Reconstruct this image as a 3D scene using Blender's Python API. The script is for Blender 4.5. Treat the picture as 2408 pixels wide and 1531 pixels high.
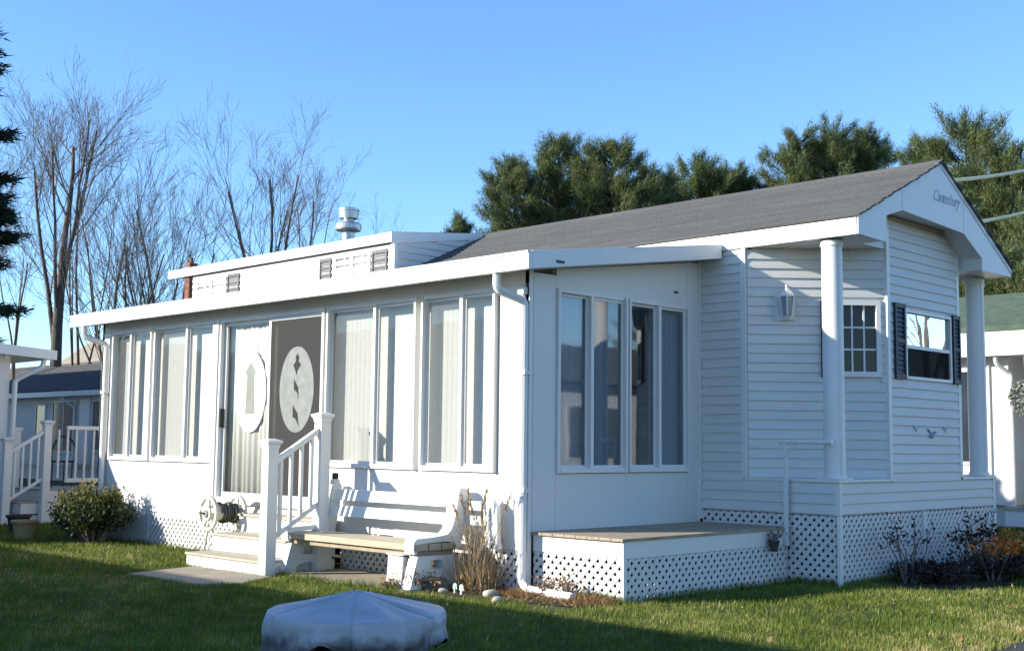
import bpy, math, random
import numpy as np
from mathutils import Vector, Matrix
random.seed(7); rng = np.random.default_rng(7)
for o in list(bpy.data.objects): bpy.data.objects.remove(o)
SC = bpy.context.scene
COL = SC.collection
R = math.radians
# ------------------------------------------------------------------ camera
CAMP = (7.98937, -8.31816, 1.37435); YAW = 2.350065; PIT = 0.0972767; ROL = 0.0109429; FPX = 2870.29
cd = bpy.data.cameras.new('camera'); cam = bpy.data.objects.new('camera', cd); COL.objects.link(cam)
_f = Vector((math.cos(PIT)*math.cos(YAW), math.cos(PIT)*math.sin(YAW), math.sin(PIT)))
_r = _f.cross(Vector((0, 0, 1))).normalized(); _u = _r.cross(_f)
_r2 = _r*math.cos(ROL)+_u*math.sin(ROL); _u2 = -_r*math.sin(ROL)+_u*math.cos(ROL)
M = Matrix.Identity(4)
for i in range(3): M[i][0] = _r2[i]; M[i][1] = _u2[i]; M[i][2] = -_f[i]; M[i][3] = CAMP[i]
cam.matrix_world = M
cd.sensor_width = 36; cd.lens = FPX/2408*36; cd.clip_end = 3000; cd.clip_start = .05
SC.camera = cam
# ------------------------------------------------------------------ world, sun, exposure
SUNV = Vector((.71, 1, -.465)).normalized()          # direction the light travels
W = bpy.data.worlds.new('World'); SC.world = W; W.use_nodes = True
nt = W.node_tree; bg = nt.nodes['Background']
sk = nt.nodes.new('ShaderNodeTexSky'); sk.sky_type = 'NISHITA'; sk.sun_disc = False
sk.sun_elevation = math.asin(-SUNV.z); sk.sun_rotation = math.atan2(-SUNV.x, -SUNV.y)
sk.air_density = 1.0; sk.dust_density = 0.0; sk.ozone_density = 6.0; sk.altitude = 0
nt.links.new(sk.outputs[0], bg.inputs[0]); bg.inputs[1].default_value = 0.15
sd = bpy.data.lights.new('sun', 'SUN'); sd.energy = 5.0; sd.angle = R(.55); sd.color = (1, .93, .80)
so = bpy.data.objects.new('sun', sd); COL.objects.link(so); so.rotation_euler = SUNV.to_track_quat('-Z', 'Y').to_euler(); so.location = (0, -20, 30)
SC.view_settings.view_transform = 'Standard'; SC.view_settings.look = 'None'; SC.view_settings.exposure = 1.0; SC.view_settings.gamma = 1
SC.view_settings.use_curve_mapping = False
SC.render.engine = 'CYCLES'
SC.cycles.max_bounces = 8; SC.cycles.transparent_max_bounces = 24; SC.cycles.caustics_reflective = False; SC.cycles.caustics_refractive = False
SC.cycles.use_denoising = True

# ------------------------------------------------------------------ materials
MATS = {}
def mat(name, col, rough=.6, var=.08, scale=3.0, bump=0.0, bscale=40.0, spec=.4, metal=0.0, col2=None, dirt=None, stretch=None, trans=0.0):
    """noise-varied principled material in object-independent world position space"""
    if name in MATS: return MATS[name]
    m = bpy.data.materials.new(name); m.use_nodes = True; t = m.node_tree; b = t.nodes['Principled BSDF']
    g = t.nodes.new('ShaderNodeNewGeometry'); mp = t.nodes.new('ShaderNodeMapping'); t.links.new(g.outputs['Position'], mp.inputs[0])
    if stretch: mp.inputs['Scale'].default_value = stretch
    n = t.nodes.new('ShaderNodeTexNoise'); n.inputs['Scale'].default_value = scale; n.inputs['Detail'].default_value = 6
    t.links.new(mp.outputs[0], n.inputs['Vector'])
    r = t.nodes.new('ShaderNodeValToRGB'); t.links.new(n.outputs['Fac'], r.inputs[0])
    c2 = col2 if col2 else tuple(c*(1-2*var) for c in col)
    r.color_ramp.elements[0].position = .32; r.color_ramp.elements[0].color = (*c2, 1)
    r.color_ramp.elements[1].position = .68; r.color_ramp.elements[1].color = (*col, 1)
    out = r.outputs[0]
    if dirt:   # (colour, scale, threshold)
        n2 = t.nodes.new('ShaderNodeTexNoise'); n2.inputs['Scale'].default_value = dirt[1]; n2.inputs['Detail'].default_value = 8; n2.inputs['Roughness'].default_value = .7
        t.links.new(g.outputs['Position'], n2.inputs['Vector'])
        r2 = t.nodes.new('ShaderNodeValToRGB'); t.links.new(n2.outputs['Fac'], r2.inputs[0])
        r2.color_ramp.elements[0].position = dirt[2]; r2.color_ramp.elements[1].position = min(.99, dirt[2]+.14)
        mx = t.nodes.new('ShaderNodeMixRGB'); t.links.new(r2.outputs[0], mx.inputs[0]); t.links.new(out, mx.inputs[1]); mx.inputs[2].default_value = (*dirt[0], 1)
        out = mx.outputs[0]
    t.links.new(out, b.inputs['Base Color'])
    b.inputs['Roughness'].default_value = rough; b.inputs['Specular IOR Level'].default_value = spec; b.inputs['Metallic'].default_value = metal
    if bump:
        n3 = t.nodes.new('ShaderNodeTexNoise'); n3.inputs['Scale'].default_value = bscale; n3.inputs['Detail'].default_value = 4
        t.links.new(mp.outputs[0], n3.inputs['Vector'])
        bp = t.nodes.new('ShaderNodeBump'); bp.inputs['Strength'].default_value = bump; bp.inputs['Distance'].default_value = .01
        t.links.new(n3.outputs['Fac'], bp.inputs['Height']); t.links.new(bp.outputs[0], b.inputs['Normal'])
    MATS[name] = m; return m
def glass(name, tint=(.9, .93, .92), rough=0.0, boost=1.0, ior=1.5):
    if name in MATS: return MATS[name]
    m = bpy.data.materials.new(name); m.use_nodes = True; t = m.node_tree; t.nodes.clear()
    o = t.nodes.new('ShaderNodeOutputMaterial'); tr = t.nodes.new('ShaderNodeBsdfTransparent'); gl = t.nodes.new('ShaderNodeBsdfGlossy')
    fr = t.nodes.new('ShaderNodeFresnel'); pass; mx = t.nodes.new('ShaderNodeMixShader'); ml = t.nodes.new('ShaderNodeMath'); ml.operation = 'MULTIPLY'; ml.use_clamp = True
    tr.inputs[0].default_value = (*tint, 1); gl.inputs['Roughness'].default_value = rough; ml.inputs[1].default_value = boost
    gg = t.nodes.new('ShaderNodeNewGeometry'); mi = t.nodes.new('ShaderNodeMapRange'); mi.inputs[3].default_value = ior; mi.inputs[4].default_value = 1/ior
    t.links.new(gg.outputs['Backfacing'], mi.inputs[0]); t.links.new(mi.outputs[0], fr.inputs[0])
    t.links.new(fr.outputs[0], ml.inputs[0]); t.links.new(ml.outputs[0], mx.inputs[0]); t.links.new(tr.outputs[0], mx.inputs[1]); t.links.new(gl.outputs[0], mx.inputs[2]); t.links.new(mx.outputs[0], o.inputs[0])
    g = t.nodes.new('ShaderNodeNewGeometry'); n = t.nodes.new('ShaderNodeTexNoise'); n.inputs['Scale'].default_value = 1.6; t.links.new(g.outputs['Position'], n.inputs['Vector'])
    bp = t.nodes.new('ShaderNodeBump'); bp.inputs['Strength'].default_value = .05; bp.inputs['Distance'].default_value = .02; t.links.new(n.outputs['Fac'], bp.inputs['Height']); t.links.new(bp.outputs[0], gl.inputs['Normal'])
    MATS[name] = m; return m
def screen(name, col, alpha):
    m = bpy.data.materials.new(name); m.use_nodes = True; t = m.node_tree; t.nodes.clear()
    o = t.nodes.new('ShaderNodeOutputMaterial'); tr = t.nodes.new('ShaderNodeBsdfTransparent'); d = t.nodes.new('ShaderNodeBsdfDiffuse'); mx = t.nodes.new('ShaderNodeMixShader')
    d.inputs[0].default_value = (*col, 1); mx.inputs[0].default_value = alpha
    t.links.new(tr.outputs[0], mx.inputs[1]); t.links.new(d.outputs[0], mx.inputs[2]); t.links.new(mx.outputs[0], o.inputs[0]); MATS[name] = m; return m
def foliage(name, c1, c2, c3, scale=1.5, transl=.25, rough=.55):
    """tint attribute (per clump) mixes three leaf colours"""
    m = bpy.data.materials.new(name); m.use_nodes = True; t = m.node_tree; b = t.nodes['Principled BSDF']
    a = t.nodes.new('ShaderNodeAttribute'); a.attribute_name = 'tint'
    r = t.nodes.new('ShaderNodeValToRGB'); e = r.color_ramp.elements; e[0].position = 0; e[0].color = (*c1, 1); e[1].position = 1; e[1].color = (*c3, 1)
    x = e.new(.5); x.color = (*c2, 1)
    t.links.new(a.outputs['Fac'], r.inputs[0]); t.links.new(r.outputs[0], b.inputs['Base Color']); b.inputs['Roughness'].default_value = rough; b.inputs['Specular IOR Level'].default_value = .3
    tl = t.nodes.new('ShaderNodeBsdfTranslucent'); t.links.new(r.outputs[0], tl.inputs[0]); mx = t.nodes.new('ShaderNodeMixShader'); mx.inputs[0].default_value = transl
    t.links.new(b.outputs[0], mx.inputs[1]); t.links.new(tl.outputs[0], mx.inputs[2]); t.links.new(mx.outputs[0], t.nodes['Material Output'].inputs[0])
    MATS[name] = m; return m

WHITE = mat('white_vinyl', (.69, .68, .655), rough=.38, var=.02, scale=1.2, dirt=((.56, .55, .52), 5.0, .62))
TRIM = mat('white_trim', (.72, .71, .685), rough=.32, var=.015, scale=2)
SIDING = mat('siding_vinyl', (.64, .635, .61), rough=.5, var=.03, scale=1.1, bump=.15, bscale=60, stretch=(1, 1, 6), dirt=((.53, .53, .50), 3.5, .63))
LATT = mat('lattice_vinyl', (.64, .63, .61), rough=.45, var=.03, scale=2, dirt=((.33, .33, .27), 6, .66))
SLAT = mat('blind_fabric', (.72, .73, .70), rough=.8, var=.03, scale=8, stretch=(30, 30, 1))
SHING = mat('shingle_grey', (.124, .124, .120), rough=.95, var=.16, scale=1.8, bump=.9, bscale=90, stretch=(.45, 4, 4), col2=(.096, .096, .094), dirt=((.145, .14, .13), 26, .62))
SHGRN = mat('shingle_green', (.085, .125, .09), rough=.95, var=.15, scale=5, bump=.8, bscale=80, dirt=((.13, .17, .13), 22, .6))
SHBLUE = mat('shingle_dark', (.085, .085, .09), rough=.95, var=.2, scale=4, bump=.8, bscale=60, dirt=((.16, .15, .14), 9, .62))
SHTAN = mat('shingle_tan', (.30, .26, .20), rough=.95, var=.1, scale=3, bump=.5, bscale=60)
DECKW = mat('deck_boards', (.42, .34, .24), rough=.8, var=.18, scale=5, bump=.5, bscale=30, stretch=(8, 1, 8), dirt=((.26, .22, .17), 7, .6))
TREAD = mat('tan_tread', (.43, .385, .30), rough=.75, var=.08, scale=6, bump=.3, bscale=60, dirt=((.30, .26, .19), 9, .64))
BENCHW = mat('bench_seat_tan', (.45, .385, .28), rough=.6, var=.10, scale=8, stretch=(1, 10, 10), bump=.3, bscale=30)
PLAST = mat('white_plastic', (.74, .75, .72), rough=.42, var=.04, scale=4, dirt=((.38, .38, .27), 6, .61))
BLK = mat('black_shutter', (.018, .022, .035), rough=.45, var=.1, scale=6)
GSHUT = mat('grey_shutter', (.095, .09, .097), rough=.55, var=.1, scale=6)
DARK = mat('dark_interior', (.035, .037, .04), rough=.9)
INTW = mat('interior_wall', (.34, .335, .33), rough=.85)
CARP = mat('interior_floor', (.22, .20, .18), rough=.95, bump=.3)
IRON = mat('black_iron', (.014, .014, .015), rough=.45)
GALV = mat('galvanised_steel', (.52, .55, .56), rough=.38, metal=.75, var=.12, scale=8)
BRICK = mat('brick_red', (.32, .13, .085), rough=.9, var=.25, scale=9, bump=.4)
MORT = mat('mortar', (.34, .31, .28), rough=.95)
CONC = mat('concrete', (.36, .31, .235), rough=.92, var=.14, scale=2.5, bump=.5, bscale=70, dirt=((.23, .20, .15), 5, .58))
ASPH = mat('asphalt', (.065, .063, .062), rough=.95, var=.2, scale=5, bump=.8, bscale=160, dirt=((.12, .115, .11), 60, .60))
BARK = mat('bark_grey', (.13, .11, .092), rough=.95, var=.25, scale=6, bump=.8, bscale=20, stretch=(3, 3, .6))
TWIG = mat('twig_brown', (.20, .175, .158), rough=.9, var=.2, scale=1)
BARKL = mat('bark_pale', (.20, .17, .13), rough=.95, var=.25, scale=6, bump=.6, bscale=20, stretch=(3, 3, .6))
PBARK = mat('pine_bark', (.085, .065, .05), rough=.95, var=.3, scale=5)
COVER = mat('vinyl_cover', (.235, .25, .28), rough=.36, var=.10, scale=4, spec=.5, bump=.25, bscale=9)
POTM = mat('terracotta_tan', (.40, .28, .14), rough=.75, var=.1, scale=7)
POTD = mat('dark_pot', (.05, .04, .035), rough=.7)
SOIL = mat('mulch_soil', (.045, .030, .020), rough=1, var=.3, scale=12, bump=1, bscale=50)
STONE = mat('pale_stone', (.42, .39, .34), rough=.9, var=.15, scale=12, bump=.5)
CABLE = mat('cable_tan', (.74, .66, .42), rough=.7)
WOODP = mat('pole_wood', (.14, .11, .08), rough=.95, stretch=(6, 6, .6))
REELW = mat('reel_cream', (.66, .62, .52), rough=.5, var=.06, scale=8, dirt=((.35, .31, .22), 12, .6))
HOSE = mat('hose_green_black', (.075, .078, .065), rough=.5)
LANT = mat('lantern_glass', (.24, .28, .31), rough=.12, spec=.8)
BIRD = mat('bird_blue', (.10, .22, .36), rough=.5)
LETT = mat('lettering_grey_blue', (.47, .51, .55), rough=.6)
YELLT = mat('top_trim_wood', (.52, .46, .33), rough=.7)
ETCH = mat('etched_oval', (.78, .82, .80), rough=.5, var=.05, scale=5)
ETCHG = mat('etched_oval_grey', (.20, .215, .21), rough=.6, var=.14, scale=9)
CURT = mat('door_curtain', (.60, .61, .57), rough=.85, var=.03, scale=3, stretch=(8, 8, .3))
HEDGE = foliage('shrub_leaves', (.014, .030, .010), (.050, .070, .014), (.34, .26, .06))
NEEDLE = foliage('pine_needles', (.045, .080, .030), (.105, .145, .050), (.22, .23, .09), transl=.30)
NEEDLED = foliage('shaded_spruce_needles', (.010, .020, .012), (.016, .032, .018), (.028, .045, .022), transl=.15)  # shaded silhouette put into the needle colour
REED = foliage('dry_reed', (.20, .13, .06), (.34, .24, .12), (.52, .41, .25), transl=.2)
ORNG = foliage('orange_leaf', (.36, .07, .02), (.62, .19, .03), (.70, .34, .08), transl=.35)
DRYL = foliage('dry_leaf', (.12, .055, .02), (.26, .14, .06), (.42, .30, .16), transl=.3)
DARKL = foliage('dark_red_leaf', (.020, .010, .010), (.035, .018, .014), (.05, .035, .02), transl=.15)
GRASS = foliage('grass_blades', (.062, .100, .008), (.145, .198, .020), (.52, .42, .18), transl=.30, rough=.6)
GLASS = glass('window_glass', tint=(.95, .955, .95), boost=.55)
GLASSD = glass('side_glass', tint=(.74, .78, .82), boost=1.8, rough=.03)
GLASSM = glass('bay_glass', tint=(.35, .37, .38), boost=1.0)
SCREEN = screen('insect_screen', (.064, .063, .063), .76)
SCREENL = screen('light_screen', (.30, .30, .29), .15)
SCREEND = screen('dark_screen', (.03, .03, .028), .55)

# ------------------------------------------------------------------ mesh builder
class MB:
    def __init__(s): s.v = []; s.f = []
    def poly(s, pts):
        b = len(s.v); s.v += [tuple(p) for p in pts]; s.f.append(tuple(range(b, b+len(pts)))); return s
    def hexa(s, p):      # 8 points: bottom ccw, top ccw
        b = len(s.v); s.v += [tuple(q) for q in p]
        s.f += [(b+3, b+2, b+1, b), (b+4, b+5, b+6, b+7)] + [(b+i, b+(i+1) % 4, b+4+(i+1) % 4, b+4+i) for i in range(4)]; return s
    def box(s, x0, x1, y0, y1, z0, z1):
        if x0 > x1: x0, x1 = x1, x0
        if y0 > y1: y0, y1 = y1, y0
        return s.hexa([(x0, y0, z0), (x1, y0, z0), (x1, y1, z0), (x0, y1, z0), (x0, y0, z1), (x1, y0, z1), (x1, y1, z1), (x0, y1, z1)])
    def fbox(s, F, s0, s1, d0, d1, z0, z1):
        c = [F(a, d, z) for z in (z0, z1) for a, d in ((s0, d0), (s1, d0), (s1, d1), (s0, d1))]
        return s.hexa(c)
    def prism(s, pts, off):   # planar polygon pts extruded by vector off
        n = len(pts); b = len(s.v); off = Vector(off)
        s.v += [tuple(p) for p in pts] + [tuple(Vector(p)+off) for p in pts]
        s.f += [tuple(range(b, b+n)), tuple(range(b+2*n-1, b+n-1, -1))] + [(b+i, b+n+i, b+n+(i+1) % n, b+(i+1) % n) for i in range(n)]; return s
    def tube(s, pts, r, n=8, cap=True, sq=False):
        pts = [Vector(p) for p in pts]; rs = r if isinstance(r, (list, tuple)) else [r]*len(pts); b = len(s.v); up = None
        for i, p in enumerate(pts):
            t = (pts[min(i+1, len(pts)-1)]-pts[max(i-1, 0)]).normalized()
            if up is None: up = Vector((0, 0, 1)) if abs(t.z) < .9 else Vector((1, 0, 0))
            a = t.cross(up).normalized(); c = a.cross(t).normalized(); up = c
            for k in range(n):
                an = 2*math.pi*(k+.5)/n
                s.v.append(tuple(p+a*math.cos(an)*rs[i]+c*math.sin(an)*rs[i]))
        for i in range(len(pts)-1):
            for k in range(n):
                s.f.append((b+i*n+k, b+i*n+(k+1) % n, b+(i+1)*n+(k+1) % n, b+(i+1)*n+k))
        if cap: s.f += [tuple(range(b+n-1, b-1, -1)), tuple(range(b+(len(pts)-1)*n, b+len(pts)*n))]
        return s
    def lathe(s, prof, c=(0, 0), n=24, cap=True):
        b = len(s.v)
        for r, z in prof:
            for k in range(n):
                a = 2*math.pi*k/n; s.v.append((c[0]+r*math.cos(a), c[1]+r*math.sin(a), z))
        for i in range(len(prof)-1):
            for k in range(n): s.f.append((b+i*n+k, b+i*n+(k+1) % n, b+(i+1)*n+(k+1) % n, b+(i+1)*n+k))
        if cap: s.f += [tuple(range(b+n-1, b-1, -1)), tuple(range(b+(len(prof)-1)*n, b+len(prof)*n))]
        return s
    def build(s, name, m, parent=None, smooth=False, bevel=0, normals=True):
        me = bpy.data.meshes.new(name); me.from_pydata(s.v, [], s.f)
        if normals:
            import bmesh
            bm = bmesh.new(); bm.from_mesh(me); bmesh.ops.recalc_face_normals(bm, faces=bm.faces); bm.to_mesh(me); bm.free()
        me.materials.append(m)
        if smooth: me.shade_smooth()
        return link(name, me, parent, bevel)
def wpos(o):
    v = Vector((0, 0, 0))
    while o: v += Vector(o.location); o = o.parent
    return v
def link(name, me, parent=None, bevel=0):
    o = bpy.data.objects.new(name, me); COL.objects.link(o)
    if parent is not None:
        o.parent = parent; o.location = -wpos(parent)
    if bevel:
        md = o.modifiers.new('bevel', 'BEVEL'); md.width = bevel; md.segments = 2; md.limit_method = 'ANGLE'; md.harden_normals = False
    return o
def thing(name, loc, label, cat, group=None):
    o = bpy.data.objects.new(name, None); COL.objects.link(o); o.location = loc; o.empty_display_size = .2
    o['label'] = label; o['category'] = cat
    if group: o['group'] = group
    return o
def tag(o, label, cat, group=None):
    o['label'] = label; o['category'] = cat
    if group: o['group'] = group
    return o
def struct(o): o['kind'] = 'structure'; return o
def stuff(o): o['kind'] = 'stuff'; return o
def lab(o, t): o['label'] = t; return o
def clone(o, dz=(0, 0, 0), parent=None):
    c = o.copy(); COL.objects.link(c)
    if parent is not None: c.parent = parent
    c.location = Vector(o.location)+Vector(dz); return c
def frame(o, u, n):
    o = Vector(o); u = Vector(u).normalized(); n = Vector(n).normalized()
    return lambda a, d, z: tuple(o+u*a+n*d+Vector((0, 0, z)))
def arr_mesh(name, V, Fc, m, parent=None, tint=None, smooth=False):
    """V (n,3) float array, Fc (k,3) or (k,4) int array, tint per face"""
    me = bpy.data.meshes.new(name); k, c = Fc.shape
    me.vertices.add(len(V)); me.vertices.foreach_set('co', np.ascontiguousarray(V, dtype=np.float32).ravel())
    me.loops.add(k*c); me.loops.foreach_set('vertex_index', np.ascontiguousarray(Fc, dtype=np.int32).ravel())
    me.polygons.add(k); me.polygons.foreach_set('loop_start', np.arange(0, k*c, c, dtype=np.int32))
    if tint is not None:
        at = me.attributes.new('tint', 'FLOAT', 'FACE'); at.data.foreach_set('value', np.asarray(tint, dtype=np.float32))
    me.update(calc_edges=True); me.materials.append(m)
    if smooth: me.shade_smooth()
    return link(name, me, parent)

# siding board: one mesh, stacked copies
def siding(parent, F, s0, s1, z0, z1, m=SIDING, pitch=.1016, base_d=0.0):
    prof = [(-.004, 0), (.017, 0), (.019, .006), (.014, .045), (.0125, .052), (.004, pitch+.004), (-.004, pitch+.004)]
    mb = MB(); a = [F(s0, base_d+d, z0+z) for d, z in prof]; b = Vector(F(s1, base_d, z0))-Vector(F(s0, base_d, z0))
    mb.prism(a, b); first = mb.build('siding_board', m, parent); n = max(1, int(round((z1-z0)/pitch)))
    for i in range(1, n): clone(first, (0, 0, pitch*i))
    return first
# lattice skirt: two crossing layers of diagonal strips clipped to the panel, one part
def clip(poly, a, b, c):   # keep a*x+b*y<=c
    out = []
    for i, p in enumerate(poly):
        q = poly[(i+1) % len(poly)]; dp = a*p[0]+b*p[1]-c; dq = a*q[0]+b*q[1]-c
        if dp <= 0: out.append(p)
        if dp*dq < 0: t = dp/(dp-dq); out.append((p[0]+t*(q[0]-p[0]), p[1]+t*(q[1]-p[1])))
    return out
def lattice(parent, F, s0, s1, z0, z1, m=LATT, pitch=.0705, w=.041):
    mb = MB(); pd = pitch*2**.5; hw = w/2*2**.5; h = z1-z0; e = Vector(F(0, 1, 0))-Vector(F(0, 0, 0))
    for sg in (1, -1):
        k = math.floor((s0-h)/pd)*pd
        while k < s1+h:
            if sg > 0: P = [(k-hw, z0), (k+hw, z0), (k+hw+h, z1), (k-hw+h, z1)]
            else: P = [(k-hw, z0), (k+hw, z0), (k+hw-h, z1), (k-hw-h, z1)]
            P = clip(clip(P, -1, 0, -s0), 1, 0, s1)
            if len(P) > 2:
                d = .0 if sg > 0 else -.0062
                mb.prism([F(a, d, z) for a, z in P], e*.006)
            k += pd
    o = mb.build('lattice', m, parent); stuff(o)
    t = MB(); t.fbox(F, s0-.02, s1+.02, -.012, .014, z0-.03, z0); t.fbox(F, s0-.02, s1+.02, -.012, .014, z1, z1+.03)
    return o
# ================================================================== GROUND
def gh(x, y): return 0.0
mb = MB(); mb.poly([(-900, -900, 0), (900, -900, 0), (900, 900, 0), (-900, 900, 0)])
gm = mat('ground_turf', (.050, .060, .016), rough=1, var=.2, scale=1.3, col2=(.075, .070, .028), bump=.8, bscale=40, dirt=((.10, .085, .045), 3, .62))
struct(mb.build('ground', gm))
EDGE = [(4.30+.05*math.sin(y*1.3)+.04*math.sin(y*3.7+1)+.02*math.sin(y*9), y) for y in np.arange(-30, 60.1, .25)]
mb = MB(); b = 0
for i, (x, y) in enumerate(EDGE): mb.v += [(x, y, .006), (9.6+.05*math.sin(y*1.1), y, .006)]
for i in range(len(EDGE)-1): mb.f.append((2*i, 2*i+1, 2*i+3, 2*i+2))
struct(mb.build('road', ASPH))
def slab(name, pts, z0, z1, m): mb = MB(); mb.prism([(x, y, z0) for x, y in pts], (0, 0, z1-z0)); return mb.build(name, m, bevel=.008)
struct(slab('path', [(-3.95, -1.12), (-2.55, -1.08), (-2.25, -1.62), (-2.45, -1.98), (-3.75, -2.0)], -.05, .022, CONC))
struct(slab('patio_slab', [(-2.72, -.85), (-.72, -.86), (-.70, -.08), (-2.72, -.08)], -.05, .026, CONC))

# ================================================================== SUNROOM
SR = thing('sunroom', (-4.2, 1.2, 0), 'white sunroom addition with sliding windows, blinds and a glass door on its sunny long side', 'sunroom')
L = 8.5; YB = 2.75
FF = frame((0, 0, 0), (1, 0, 0), (0, -1, 0))        # facade, s = x, d outward (-y)
FS = frame((0, 0, 0), (0, 1, 0), (1, 0, 0))         # side wall, s = y, d outward (+x)
ZS, ZT = 1.155, 2.885
# knee wall panels (facade)
def panels(F, xs, z0, z1, d=-.06, name='wall_panel'):
    for a, b in zip(xs[:-1], xs[1:]):
        MB().fbox(F, a+.0015, b-.0015, d, 0, z0, z1).build(name, WHITE, SR, bevel=.002)
panels(FF, [-8.5, -7.03, -5.47], .385, ZS-.055)
panels(FF, [-3.12, -1.55, -.4, 0], .385, ZS-.055)
panels(FF, [-8.5, -8.17], ZS-.05, ZT+.01); panels(FF, [-.40, -.001], ZS-.05, ZT+.01)
panels(FF, [-8.5, -5.45, -3.17, -.4, -.001], ZT+.012, 3.10)
MB().box(-5.47, -3.12, .0, .06, .50, .66).build('door_sill', TRIM, SR)
# side wall
panels(FS, [0.062, .385], .56, 3.02); panels(FS, [.385, 1.45, 2.50], .56, ZS-.055); panels(FS, [2.50, 2.735], .56, 3.40)
for a, b in ((.385, 1.45), (1.45, 2.50)):
    mb = MB(); mb.prism([FS(a+.001, -.06, ZT+.01), FS(b-.001, -.06, ZT+.01), FS(b-.001, -.06, 3.03+.143*b), FS(a+.001, -.06, 3.03+.143*a)], (.06, 0, 0)); mb.build('wall_panel', WHITE, SR)
MB().fbox(FS, 0.0, .055, -.055, .004, 0.0, 3.03).build('corner_post', TRIM, SR, bevel=.004)
MB().fbox(FS, 2.70, 2.748, -.02, .02, .60, 3.42).build('end_trim', TRIM, SR)
# end wall on the left, floor, back fill
MB().box(-8.5, -8.44, .0, 2.74, .385, 3.1).build('end_wall', WHITE, SR)
MB().box(-8.44, -.06, .061, 2.70, .50, .655).build('floor', CARP, SR)
MB().box(-8.43, -.07, 2.70, 2.735, .655, 3.38).build('back_wall', INTW, SR)
# small marks on the side wall
for y, z in ((.33, 3.08), (2.30, 3.04)): MB().fbox(FS, y-.035, y+.035, .0, .006, z-.010, z+.012).build('wall_clip', BLK, SR)
MB().box(.3265, .332, .02, .13, 3.075, 3.10).build('fascia_clip', BLK, SR)
# roof: panel, front fascia gutter, side fascia
def roof_z(y): return 3.148+(y+.353)*.1413
mb = MB(); mb.prism([(.31, -.33, roof_z(-.33)-.02), (.31, 2.70, roof_z(2.70)-.02), (.31, 2.70, roof_z(2.70)-.15), (.31, -.33, 2.985)], (-9.12, 0, 0)); mb.build('roof', WHITE, SR)
mb = MB(); mb.prism([(.326, -.353, 2.978), (.326, -.353, 3.120), (.326, -.365, 3.128), (.326, -.368, 3.148), (.326, -.33, 3.150), (.326, -.30, 3.150), (.326, -.30, 2.978)], (-9.146, 0, 0)); mb.build('gutter', TRIM, SR, bevel=.003)
mb = MB(); mb.prism([(.300, -.298, 2.986), (.300, -.298, 3.155), (.300, 2.70, 3.582), (.300, 2.70, 3.426)], (.026, 0, 0)); mb.build('fascia', TRIM, SR, bevel=.003)
mb = MB(); mb.prism([(-8.815, -.298, 2.986), (-8.815, -.298, 3.155), (-8.815, 2.70, 3.582), (-8.815, 2.70, 3.426)], (-.012, 0, 0)); mb.build('fascia', TRIM, SR)
# lattice skirt under the facade
for a, b in ((-8.48, -7.0), (-6.98, -5.5), (-5.48, -4.34), (-2.82, -1.42), (-1.40, -.02)): lattice(SR, frame((0, .0, 0), (1, 0, 0), (0, -1, 0)), a, b, .0, .383)
lattice(SR, frame((-8.46, 0, 0), (0, 1, 0), (-1, 0, 0)), .02, 2.7, 0, .383)
MB().box(-8.44, -4.36, .022, .03, 0, .383).build('skirt_backing', WHITE, SR)
for x in (-8.49, -6.99, -5.49, -1.41, -.014): MB().fbox(FF, x-.012, x+.012, -.012, .012, 0, .384).build('skirt_post', TRIM, SR)

def window_unit(F, s0, s1, mull, panes, blinds, zs=ZS, zt=ZT, gl=GLASS, screens=(), rotb=25, flange_right=True):
    mb = MB()
    mb.fbox(F, s0, s0+.032, -.07, .030, zs-.05, zt+.01)           # jamb
    mb.fbox(F, s1-.032, s1, -.07, .048, zs-.05, zt+.01)
    mb.fbox(F, s0+.033, s1-.033, -.07, .022, zt-.025, zt+.009)      # head
    mb.fbox(F, s0+.033, s1-.033, -.07, .034, zs-.048, zs)           # sill
    w = mb.build('window', TRIM, SR, bevel=.0025)
    md = .022
    m2 = MB(); m2.fbox(F, mull-md, mull+md, -.05, .030, zs+.001, zt-.026); m2.build('mullion', TRIM, w, bevel=.002)
    for i, (a, b, d) in enumerate(((s0+.032, mull-md, -.035), (mull+md, s1-.032, -.012))):
        m3 = MB(); f = .026
        m3.fbox(F, a, a+f, d-.012, d+.012, zs, zt-.026); m3.fbox(F, b-f, b, d-.012, d+.012, zs, zt-.026)
        m3.fbox(F, a+f, b-f, d-.012, d+.012, zs, zs+f); m3.fbox(F, a+f, b-f, d-.012, d+.012, zt-.026-f, zt-.026)
        m3.build('sash', TRIM, w)
        MB().fbox(F, a+f, b-f, d-.003, d+.003, zs+f, zt-.026-f).build('pane', gl, w)
        if i in screens: MB().fbox(F, a+f, b-f, d-.011, d-.010, zs+f, zt-.026-f).build('insect_screen', SCREENL, w)
    # vertical blind slats behind the glass
    for (a, b, bd, ang) in blinds:
        n = max(1, int(round((b-a)/.078))); st = (b-a)/n; mb = MB(); hw = .045; c, sn = math.cos(R(ang)), math.sin(R(ang))
        P = []
        for t in (-1, -.5, 0, .5, 1):
            bow = .005*(1-t*t); P.append((hw*t*c-bow*sn, -bd+hw*t*sn+bow*c))
        Q = [(p[0], p[1]-.0015) for p in reversed(P)]
        base = [F(a+st/2+s_, d_, zs-.10) for s_, d_ in P+Q]
        mb.prism(base, (0, 0, zt-zs+.12)); first = mb.build('blind_slat', SLAT, w)
        for k in range(1, n):
            off = Vector(F(st*k, 0, 0))-Vector(F(0, 0, 0)); clone(first, off)
    return w
window_unit(FF, -8.16, -7.03, -7.63, 2, [(-8.25, -7.0, .13, -10)], screens=(0,))
window_unit(FF, -6.99, -5.46, -6.15, 2, [(-7.0, -5.40, .13, -10)], screens=(0,))
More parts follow.
